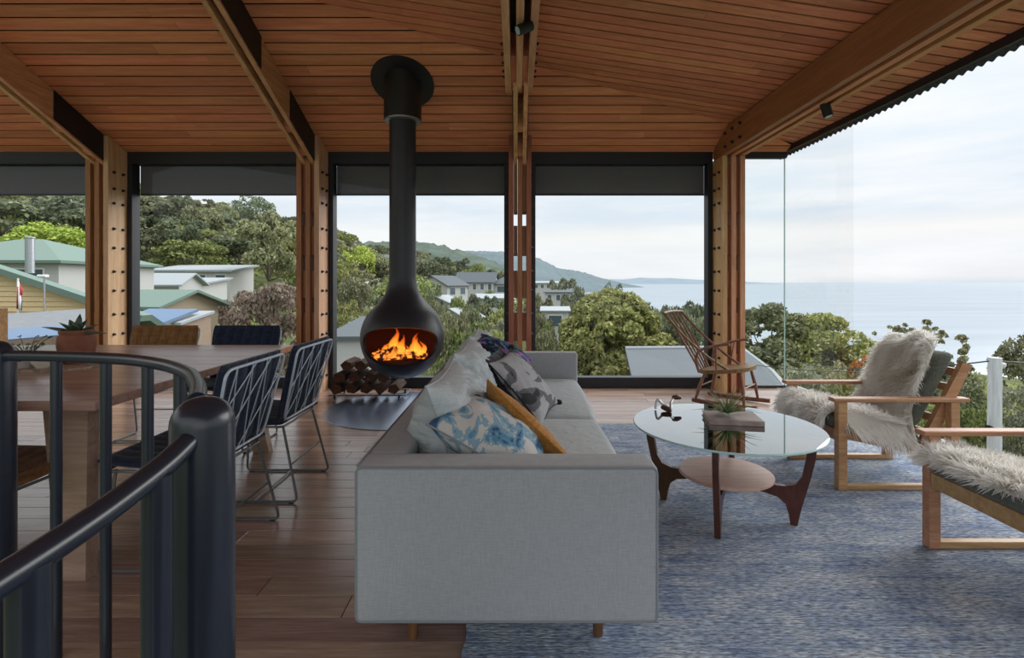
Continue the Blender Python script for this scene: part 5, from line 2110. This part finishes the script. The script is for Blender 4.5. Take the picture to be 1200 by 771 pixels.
for k, (px_, tp, Y_, w_, mt) in enumerate(((402, 272, 120, 46, 'leaf_mid'), (420, 284, 105, 44, 'leaf_green'), (440, 292, 110, 44, 'leaf_gum'), (400, 300, 80, 44, 'leaf_mid'), (415, 318, 62, 44, 'leaf_gum'), (445, 336, 48, 50, 'leaf_gum'), (405, 345, 40, 50, 'leaf_mid'), (430, 352, 36, 50, 'leaf_gum'), (505, 300, 130, 46, 'leaf_dark'), (530, 298, 140, 50, 'leaf_dark'), (556, 304, 120, 40, 'leaf_mid'), (585, 310, 120, 40, 'leaf_gum'), (500, 345, 55, 30, 'leaf_gum'), (522, 352, 48, 36, 'leaf_dark'), (548, 346, 52, 40, 'leaf_dark'), (575, 350, 55, 40, 'leaf_gum'), (560, 368, 36, 44, 'leaf_dark'), (530, 372, 30, 40, 'leaf_gum'), (596, 345, 60, 40, 'leaf_mid'), (570, 335, 80, 30, 'leaf_mid'), (510, 372, 30, 40, 'leaf_mid'), (632, 345, 70, 40, 'leaf_gum'), (652, 352, 60, 36, 'leaf_dark'), (640, 375, 40, 40, 'leaf_gum'), (660, 322, 130, 40, 'leaf_dark'), (682, 330, 110, 36, 'leaf_dark'), (497, 350, 44, 34, 'leaf_mid'), (526, 345, 56, 26, 'leaf_gum'), (545, 358, 42, 38, 'leaf_gum'), (590, 362, 44, 40, 'leaf_grey'), (520, 366, 36, 40, 'leaf_gum'), (556, 340, 78, 24, 'leaf_dark'), (503, 338, 74, 18, 'leaf_mid'), (630, 356, 52, 30, 'leaf_gum'), (668, 348, 84, 26, 'leaf_gum'), (640, 366, 44, 20, 'leaf_mid'), (664, 372, 46, 26, 'leaf_mid'), (580, 376, 28, 50, 'leaf_mid'), (455, 322, 84, 30, 'leaf_mid'), (425, 312, 100, 28, 'leaf_gum'), (410, 330, 66, 34, 'leaf_gum'), (448, 350, 40, 30, 'leaf_mid'), (506, 328, 62, 30, 'leaf_gum'), (534, 340, 52, 40, 'leaf_mid'), (552, 350, 46, 44, 'leaf_gum'), (572, 342, 66, 34, 'leaf_dark'), (518, 358, 44, 44, 'leaf_gum'), (588, 350, 50, 44, 'leaf_mid'), (545, 372, 30, 56, 'leaf_mid'), (626, 338, 90, 30, 'leaf_gum'), (646, 350, 62, 34, 'leaf_mid'), (668, 340, 96, 34, 'leaf_dark'), (634, 360, 46, 40, 'leaf_gum'), (672, 362, 50, 40, 'leaf_mid'))):
    tree_px('garden_tree', 'leafy tree among the hillside houses', px_, tp, Y_, w_, 'round' if k % 3 else 'gum', mt, 60 + k % 3, 2800, .030, group='trees among the hillside houses')

# houses ----------------------------------------------------------------------
HOUSE_SPOTS = []


def house(label, px, py_eave, Y, w, d, rh, rot, wall, roof, wins=2, kind='gable', sills=.9, name='house', deep=None):
    """gable or hip roofed house whose near eave centre is seen at (px, py_eave)"""
    p = at(px, py_eave, Y)
    zg = min(ground(p.x, p.y), p.z - 2.4) - .3
    h = p.z - zg
    t = thing(name, label, 'house', (p.x, p.y + d / 2, zg), R(rot))
    HOUSE_SPOTS.append((p.x, p.y + d / 2, max(w, d) * .5))
    hw, hd = w / 2, d / 2
    wl_ = MB()
    if kind == 'gable':            # ridge along local x, gables at the ends
        vs = [(-hw, -hd, 0), (hw, -hd, 0), (hw, hd, 0), (-hw, hd, 0), (-hw, -hd, h), (hw, -hd, h), (hw, hd, h), (-hw, hd, h), (-hw, 0, h + rh), (hw, 0, h + rh)]
        fs = [(0, 1, 5, 4), (2, 3, 7, 6), (1, 2, 6, 9, 5), (3, 0, 4, 8, 7)]
        wl_.add(vs, fs)
        wl_.build('wall', M[wall], t)
        ov = .4
        for s in (-1, 1):
            r_ = MB()
            e = Vector((0, s * (hd + ov), h - ov * rh / hd))
            a = Vector((0, 0, h + rh))
            lo = [(-hw - ov, e.y, e.z), (hw + ov, e.y, e.z), (hw + ov, 0, a.z), (-hw - ov, 0, a.z)]
            r_.hexa(lo, [(q[0], q[1], q[2] + .12) for q in lo])
            r_.build('roof', M[roof], t)
    elif kind == 'hip':
        vs = [(-hw, -hd, 0), (hw, -hd, 0), (hw, hd, 0), (-hw, hd, 0), (-hw, -hd, h), (hw, -hd, h), (hw, hd, h), (-hw, hd, h)]
        wl_.add(vs, [(0, 1, 5, 4), (1, 2, 6, 5), (2, 3, 7, 6), (3, 0, 4, 7)])
        wl_.build('wall', M[wall], t)
        ov = .4
        k = min(hw, hd)
        rx = max(hw - k, .01)
        ry = max(hd - k, .01)
        r_ = MB()
        r_.add([(-hw - ov, -hd - ov, h - .1), (hw + ov, -hd - ov, h - .1), (hw + ov, hd + ov, h - .1), (-hw - ov, hd + ov, h - .1),
                (-hw - ov, -hd - ov, h + .05), (hw + ov, -hd - ov, h + .05), (hw + ov, hd + ov, h + .05), (-hw - ov, hd + ov, h + .05),
                (-rx, -ry, h + rh), (rx, -ry, h + rh), (rx, ry, h + rh), (-rx, ry, h + rh)],
               [(3, 2, 1, 0), (0, 1, 5, 4), (1, 2, 6, 5), (2, 3, 7, 6), (3, 0, 4, 7), (4, 5, 9, 8), (5, 6, 10, 9), (6, 7, 11, 10), (7, 4, 8, 11), (8, 9, 10, 11)])
        r_.build('roof', M[roof], t)
    else:                           # flat / skillion
        vs = [(-hw, -hd, 0), (hw, -hd, 0), (hw, hd, 0), (-hw, hd, 0), (-hw, -hd, h), (hw, -hd, h), (hw, hd, h + rh), (-hw, hd, h + rh)]
        wl_.add(vs, [(0, 1, 5, 4), (1, 2, 6, 5), (2, 3, 7, 6), (3, 0, 4, 7)])
        wl_.build('wall', M[wall], t)
        ov = min(.45, w * .08)
        sl_ = rh / d
        rt_ = min(.22, .07 + w * .02)
        lo = [(-hw - ov, -hd - ov, h - ov * sl_), (hw + ov, -hd - ov, h - ov * sl_), (hw + ov, hd + ov, h + rh + ov * sl_), (-hw - ov, hd + ov, h + rh + ov * sl_)]
        MB().hexa(lo, [(q[0], q[1], q[2] + rt_) for q in lo]).build('roof', M[roof], t)
    for k in range(wins):
        xc = lerp(-hw, hw, (k + .5) / wins)
        ww = min(1.8, w / wins * .55)
        z1 = h - .35
        f_ = MB()
        f_.bbox(xc - ww / 2, xc + ww / 2, -hd - .05, -hd + .02, z1 - 1.3, z1, .02)
        fr = f_.build('window', M['white'], t)
        MB().box(xc - ww / 2 + .08, xc + ww / 2 - .08, -hd - .06, -hd - .045, z1 - 1.22, z1 - .08).build('pane', M['dark_pane'], fr)
    return t


# the neighbour's weatherboard gable seen through the left window
wb = thing('weatherboard_house', 'yellow weatherboard house gable with a green roof edge through the left window', 'house', (-17.0, 15.0, -4.2), world_built=True)
GY = 15.0
apex = at(-70, 296, GY)
eaveR = at(150, 369, GY)
eaveL = at(-300, 372, GY)
MB().prism([(eaveL.x, -4.2), (eaveR.x, -4.2), (eaveR.x, eaveR.z), (apex.x, apex.z), (eaveL.x, eaveL.z)], lambda p: (p[0], GY, p[1]), lambda p: (p[0], GY + .08, p[1])).build('wall', M['wall_yellow'], wb)
bd = MB()
zz_ = -1.6
while zz_ < apex.z - .12:
    def clipx(z):
        if z <= eaveR.z:
            r_ = eaveR.x
        else:
            r_ = lerp(eaveR.x, apex.x, (z - eaveR.z) / (apex.z - eaveR.z))
        if z <= eaveL.z:
            l_ = eaveL.x
        else:
            l_ = lerp(eaveL.x, apex.x, (z - eaveL.z) / (apex.z - eaveL.z))
        return l_, r_
    l0, r0 = clipx(zz_)
    l1, r1 = clipx(zz_ + .15)
    bd.hexa([(l0, GY - .04, zz_), (r0, GY - .04, zz_), (r0, GY, zz_), (l0, GY, zz_)], [(l1, GY - .012, zz_ + .15), (r1, GY - .012, zz_ + .15), (r1, GY, zz_ + .15), (l1, GY, zz_ + .15)])
    zz_ += .15
bd.build('weatherboards', M['wall_yellow'], wb, kind='stuff')
for a, b_ in ((apex, eaveR), (apex, eaveL)):
    d = (b_ - a).normalized()
    e = b_ + d * .6
    n_ = Vector((-d.z, 0, d.x))
    if n_.z < 0:
        n_ = -n_
    q = [a + n_ * .02, e + n_ * .02, e + n_ * .20, a + n_ * .20]
    MB().hexa([(q[0].x, GY - .30, q[0].z), (q[1].x, GY - .30, q[1].z), (q[1].x, GY + .10, q[1].z), (q[0].x, GY + .10, q[0].z)], [(q[3].x, GY - .30, q[3].z), (q[2].x, GY - .30, q[2].z), (q[2].x, GY + .10, q[2].z), (q[3].x, GY + .10, q[3].z)]).build('verge', M['roof_green'], wb)
    MB().hexa([(q[0].x, GY + .10, q[0].z), (q[1].x, GY + .10, q[1].z), (q[1].x, GY + 4, q[1].z - 2.2), (q[0].x, GY + 4, q[0].z - 2.2)], [(q[3].x, GY + .10, q[3].z), (q[2].x, GY + .10, q[2].z), (q[2].x, GY + 4, q[2].z - 2.2), (q[3].x, GY + 4, q[3].z - 2.2)]).build('roof', M['roof_green'], wb)
hh = house('white walled house under a hipped green roof behind the weatherboard gable', -46, 306, 27, 9.2, 8, 1.5, 4, 'wall_white', 'roof_green', 3, 'hip')
fl_ = at(35, 318, 25)
MB().lathe([(.16, 0), (.16, 1.45), (.20, 1.47), (.20, 1.52), (0, 1.55)], (0, 0, 0), 16).build('flue', M['steel_pale'], None, True)
fo = bpy.data.objects['flue']
fo.location = fl_
tag(fo, 'grey metal flue standing in front of the green hipped roof', 'flue')
fo.location.y = 21.6
fo.location.x = (35 - 605) / 600 * 21.6
fo.location.z = EYE + (331 - 320) / 600 * 21.6
# low roofs in front of the gable
rf = thing('grey_roof', 'pale grey flat roof just outside the left window', 'roof', at(55, 375, 11), world_built=True)
q = [at(-60, 395, 9.6), at(118, 384, 9.6), at(112, 361, 13.2), at(-60, 372, 13.2)]
MB().hexa([(p.x, p.y, p.z - .2) for p in q], q).build('roof_sheet', M['road_grey'], rf)
q2 = [at(-60, 395.2, 9.6), at(118, 384.2, 9.6)]
MB().box(-10.5, -7.9, 9.9, 13.0, -4.0, -1.0).build('wall', M['wall_brick'], rf)
br = thing('blue_roof', 'blue sheet roof with a brown edge outside behind the terracotta pot', 'roof', at(50, 392, 8), world_built=True)
q = [at(-60, 404, 7.6), at(120, 388, 7.6), at(116, 378, 9.2), at(-60, 390, 9.2)]
MB().hexa([(p.x, p.y, p.z - .05) for p in q], q).build('roof_sheet', M['roof_blue'], br)
fa, fb_ = q[0], q[1]
MB().hexa([(fa.x, fa.y - .02, fa.z - .16), (fb_.x, fb_.y - .02, fb_.z - .16), (fb_.x, fb_.y + .04, fb_.z - .16), (fa.x, fa.y + .04, fa.z - .16)], [(fa.x, fa.y - .02, fa.z - .02), (fb_.x, fb_.y - .02, fb_.z - .02), (fb_.x, fb_.y + .04, fb_.z - .055), (fa.x, fa.y + .04, fa.z - .055)]).build('fascia_board', M['wall_brick'], br)
sc_ = MB()
for k in range(24):
    p = fa.lerp(fb_, (k + .5) / 24)
    sc_.lathe([(0, -.06), (.035, -.045), (.045, 0)], (p.x, p.y, p.z - .16), 8, sy=.3)
sc_.build('scalloped_edge', M['wall_brick'], br, True, kind='stuff')
MB().hexa([(fa.x, fa.y + .3, -4), (fb_.x, fb_.y + .3, -4), (fb_.x, fb_.y + 1.2, -4), (fa.x, fa.y + 1.2, -4)], [(fa.x, fa.y + .3, fa.z - .1), (fb_.x, fb_.y + .3, fb_.z - .1), (fb_.x, fb_.y + 1.2, fb_.z - .1), (fa.x, fa.y + 1.2, fa.z - .1)]).build('wall', M['wall_white'], br)
# drooping flag and slim lamp before the gable
fg = thing('flag', 'furled red white and blue flag on a white pole before the weatherboards', 'flag', at(21, 366, 14.2), world_built=True)
b0 = at(20.5, 372, 14.2)
MB().tube([b0, at(21, 326, 14.2)], .022, 8).build('pole', M['white'], fg, True)
for k, (mt, dx, z0, z1) in enumerate((('white', 0, 330, 352), ('flag_blue', 2.2, 340, 364), ('flag_red', -1.2, 336, 362), ('white', 1.0, 338, 364), ('flag_red', 3.0, 334, 346))):
    a, b_ = at(21.5 + dx * .6, z0, 14.15 - k * .02), at(22 + dx, z1, 14.15 - k * .02)
    MB().tube([a, a.lerp(b_, .5) + Vector((.02, 0, 0)), b_], [.02, .05, .035], 7, flat=.4).build('flag_fold', M[mt], fg, 'all')
lp = thing('garden_lamp', 'slim white lamp on a pole before the weatherboard gable', 'lamp', at(52, 366, 14.0), world_built=True)
MB().tube([at(52, 372, 14), at(52, 325, 14)], .022, 8).build('pole', M['steel_pale'], lp, True)
hd_ = at(51, 324, 14)
MB().bbox(hd_.x - .13, hd_.x + .10, hd_.y - .08, hd_.y + .08, hd_.z - .03, hd_.z + .05, .02).build('lamp_head', M['white'], lp)

house('long white house with pale roof under the pale green tree', 222, 318, 60, 9, 6, .7, 3, 'wall_white', 'roof_white', 4, 'skillion')
house('white shed at the left of the second window', 176, 333, 40, 3.6, 4, .8, 8, 'wall_white', 'roof_white', 0, 'gable')
house('small white cottage with twin windows below the pale green tree', 206, 334, 46, 4.6, 4, .5, -4, 'wall_white', 'roof_white', 2, 'skillion')
house('low green roofed shed with fawn walls at the left of the second window', 160, 358, 22, 3.4, 3.0, .55, -14, 'wall_fawn', 'roof_green', 0, 'gable')
house('blue roofed carport behind the tan chair', 152, 385, 18, 1.8, 2.0, .45, -6, 'wall_fawn', 'roof_blue', 0, 'skillion')
house('pale white roofed carport behind the tan chair back', 196, 380, 19, 1.25, 1.6, .3, -6, 'wall_brick', 'roof_white', 0, 'skillion')
house('pale roof low in the third window left of the stove', 408, 398, 13, 1.3, 4, .22, 4, 'wall_white', 'roof_grey', 0, 'skillion')
house('blue windowed house high on the hill left of the flue', 446, 303, 120, 8.5, 6, 1.0, 8, 'wall_white', 'roof_grey', 5, 'skillion')
house('pale roofed house on the hill left of the flue', 440, 333, 85, 4.6, 5, 1.0, -5, 'wall_white', 'roof_white', 1, 'hip')
house('large white gabled house right of the flue', 516, 334, 84, 6.0, 6.0, 1.5, 62, 'wall_white', 'roof_grey', 2, 'gable')
house('long pale roofed white house beside the large gabled one', 558, 330, 100, 7.5, 6, 1.8, -6, 'wall_white', 'roof_grey', 5, 'gable')
house('plain white house below the large gabled one', 514, 354, 62, 3.0, 3.6, .7, 70, 'wall_white', 'roof_white', 1, 'gable')
house('white house with steep roof among trees right of the stove', 536, 372, 50, 3.2, 3.2, .8, 66, 'wall_white', 'roof_white', 1, 'gable')
house('pale house half hidden by trees near the slim middle post', 576, 350, 76, 4.0, 3.5, .5, 10, 'wall_white', 'roof_white', 2, 'skillion')
house('flat roofed white flats below the forested ridge in the fourth window', 640, 332, 170, 8, 6, .5, -5, 'wall_white', 'roof_white', 4, 'skillion')
house('long grey flat roofed house left of the domed tree', 655, 343, 105, 5.4, 5, .3, -3, 'wall_white', 'roof_grey', 3, 'skillion')
house('white walled house beside the foot of the domed tree', 652, 365, 54, 2.8, 3.4, .25, -4, 'wall_white', 'roof_white', 1, 'skillion')
house('dark roofed house near the slim middle post', 590, 333, 100, 4, 5, 1.4, -10, 'wall_white', 'roof_grey', 1, 'hip')
house('tiny pale house on the far wooded slope', 225, 272, 170, 13, 6, .8, 6, 'wall_white', 'roof_white', 4, 'skillion')
house('tiny pale house among trees high on the left hill', 32, 248, 170, 12, 6, 1.5, 6, 'wall_white', 'roof_white', 3, 'gable')
# neighbour's broad grey roof
nr = thing('neighbour_roof', 'broad grey metal roof of the neighbouring house below the rocking chair', 'roof', at(820, 425, 15), world_built=True)
A_ = [at(742, 448, 9.5), at(930, 466, 9.5), at(905, 436, 14.0), at(868, 408, 17.0), at(733, 409, 17.0)]
mb = MB()
v_top = [tuple(p) for p in A_]
v_bot = [(p.x, p.y, p.z - .12) for p in A_]
mb.add(v_top + v_bot, [(0, 1, 2, 3, 4), (9, 8, 7, 6, 5)] + [(i, (i + 1) % 5, 5 + (i + 1) % 5, 5 + i) for i in range(5)])
mb.build('roof_sheet', M['roof_grey'], nr)
MB().box(3.9, A_[1].x - .6, 10.4, 14.5, -5.5, A_[1].z - .2).build('wall', M['wall_white'], nr)
MB().tube([(A_[3].x, A_[3].y, A_[3].z + .02), (A_[4].x, A_[4].y, A_[4].z + .02)], .07, 8).build('ridge_cap', M['roof_white'], nr, True)
MB().tube([(A_[3].x, A_[3].y, A_[3].z + .02), (A_[2].x, A_[2].y, A_[2].z + .02), (A_[1].x, A_[1].y, A_[1].z + .02)], .06, 8).build('hip_cap', M['roof_white'], nr, True)

# log post and cables outside the side glass
lgp = thing('log_post', 'weathered pale log post with wires outside the side glass', 'post', (at(1166, 530, 6.2).x, 6.2, -3.6), world_built=True)
lx_ = (1166 - 605) / 600 * 6.2
MB().tube([(lx_ - .02, 6.2, -3.8), (lx_ - .01, 6.2, -1.2), (lx_, 6.2, EYE + (331 - 419) / 600 * 6.2)], [.085, .072, .068], 12).build('log', M['pale_log'], lgp, 50)
MB().lathe([(.0, 0), (.012, 0), (.03, .03), (.03, .06), (.0, .07)], (lx_ + .10, 6.2, .16), 12).build('insulator', M['white'], lgp, True)
MB().tube([(lx_ + .03, 6.2, .20), (lx_ + .10, 6.2, .19)], .012, 6).build('bracket', M['steel_pale'], lgp, True)
MB().tube([(lx_ - .09, 6.19, -.58), (lx_ + .08, 6.19, -.58)], .055, 10).build('strap', M['black_metal'], lgp, True)


def cable(label, a, b, sag, r=.010):
    pts = []
    for k in range(25):
        u = k / 24
        p = Vector(a).lerp(Vector(b), u)
        p.z -= sag * 4 * u * (1 - u)
        pts.append(p)
    tag(MB().tube(pts, r, 6).build('cable', M['black_metal'], None, True), label, 'cable')


cable('thin black cable running left from the top of the log post', at(1160, 423, 6.2), at(880, 405, 16.0), .35, .009)
cable('thin black cable running right from the top of the log post', at(1172, 423, 6.2), at(1290, 418, 7.5), .05, .009)
cable('thin grey cable crossing before the layered trees at the glass corner', at(860, 424, 13.0), at(1060, 434, 13.0), .12, .010)

# forest on the hillside: singly placed trees of a few kinds
rt = random.Random(21)
cnt = 0
tries = 0
kinds = [('gum', 'leaf_gum'), ('round', 'leaf_gum'), ('gum', 'leaf_dark'), ('round', 'leaf_mid'), ('round', 'leaf_dark'), ('gum', 'leaf_grey')]
while cnt < 285 and tries < 9000:
    tries += 1
    Y_ = 70 * (480 / 70) ** (rt.random() ** .8)
    tt = rt.uniform(-1.12, .12)
    x_ = tt * Y_
    if any((x_ - hx) ** 2 + (Y_ - hy) ** 2 < (hr + 5) ** 2 for hx, hy, hr in HOUSE_SPOTS):
        continue
    # keep the view onto the houses open
    zt = ground(x_, Y_) + 8
    py_ = 331 - 600 * (zt - EYE) / Y_
    px_ = 605 + 600 * tt
    if 480 < px_ < 600 and Y_ < 120:
        continue
    if px_ > 610 and Y_ < 200:
        continue
    st_, mt_ = kinds[cnt % len(kinds)]
    hgt = rt.uniform(7, 12)
    wid = rt.uniform(8, 13) if Y_ < 200 else rt.uniform(12, 18)
    tree('hillside_tree', 'grey-green tree in the forest covering the hillside', x_, Y_, ground(x_, Y_) - .4, wid, hgt, proto(st_, mt_, 70 + cnt % 3, 2400, .034), rt.uniform(0, 6), 'tree', 'trees of the hillside forest')
    cnt += 1

# low scrub between the trees: nobody could count it
rs = np.random.default_rng(17)
Ps, Ns = [], []
for k in range(2600):
    Y_ = 9 * (500 / 9) ** rs.random()
    tt = rs.uniform(-1.2, 1.15)
    x_ = tt * Y_
    g = ground(x_, Y_)
    if g < -34:
        continue
    if any((x_ - hx) ** 2 + (Y_ - hy) ** 2 < (hr + 1.0) ** 2 for hx, hy, hr in HOUSE_SPOTS):
        continue
    if Y_ < 22 and (-1.2 < tt < -.55 or .2 < tt < .52):
        continue
    sc = .35 + Y_ * .014
    m_ = 34
    d = rs.normal(size=(m_, 3))
    d /= np.linalg.norm(d, axis=1, keepdims=True)
    d[:, 2] = np.abs(d[:, 2])
    Ps.append(np.array([x_, Y_, g]) + d * np.array([1.5, 1.5, .9]) * sc * rs.uniform(.6, 1, size=(m_, 1)))
    Ns.append(np.concatenate([d, np.full((m_, 1), .16 * sc)], 1))
Pn, Nn = np.concatenate(Ps), np.concatenate(Ns)
v, f = leaf_cards(rs, Pn, Nn[:, :3], Nn[:, 3:4] * 1.6)
me = np_mesh('undergrowth', v, f, M['leaf_mid'])
o = bpy.data.objects.new('undergrowth', me)
COL.objects.link(o)
tag(o, 'low olive scrub covering the slopes between the trees and houses', 'scrub', kind='stuff')
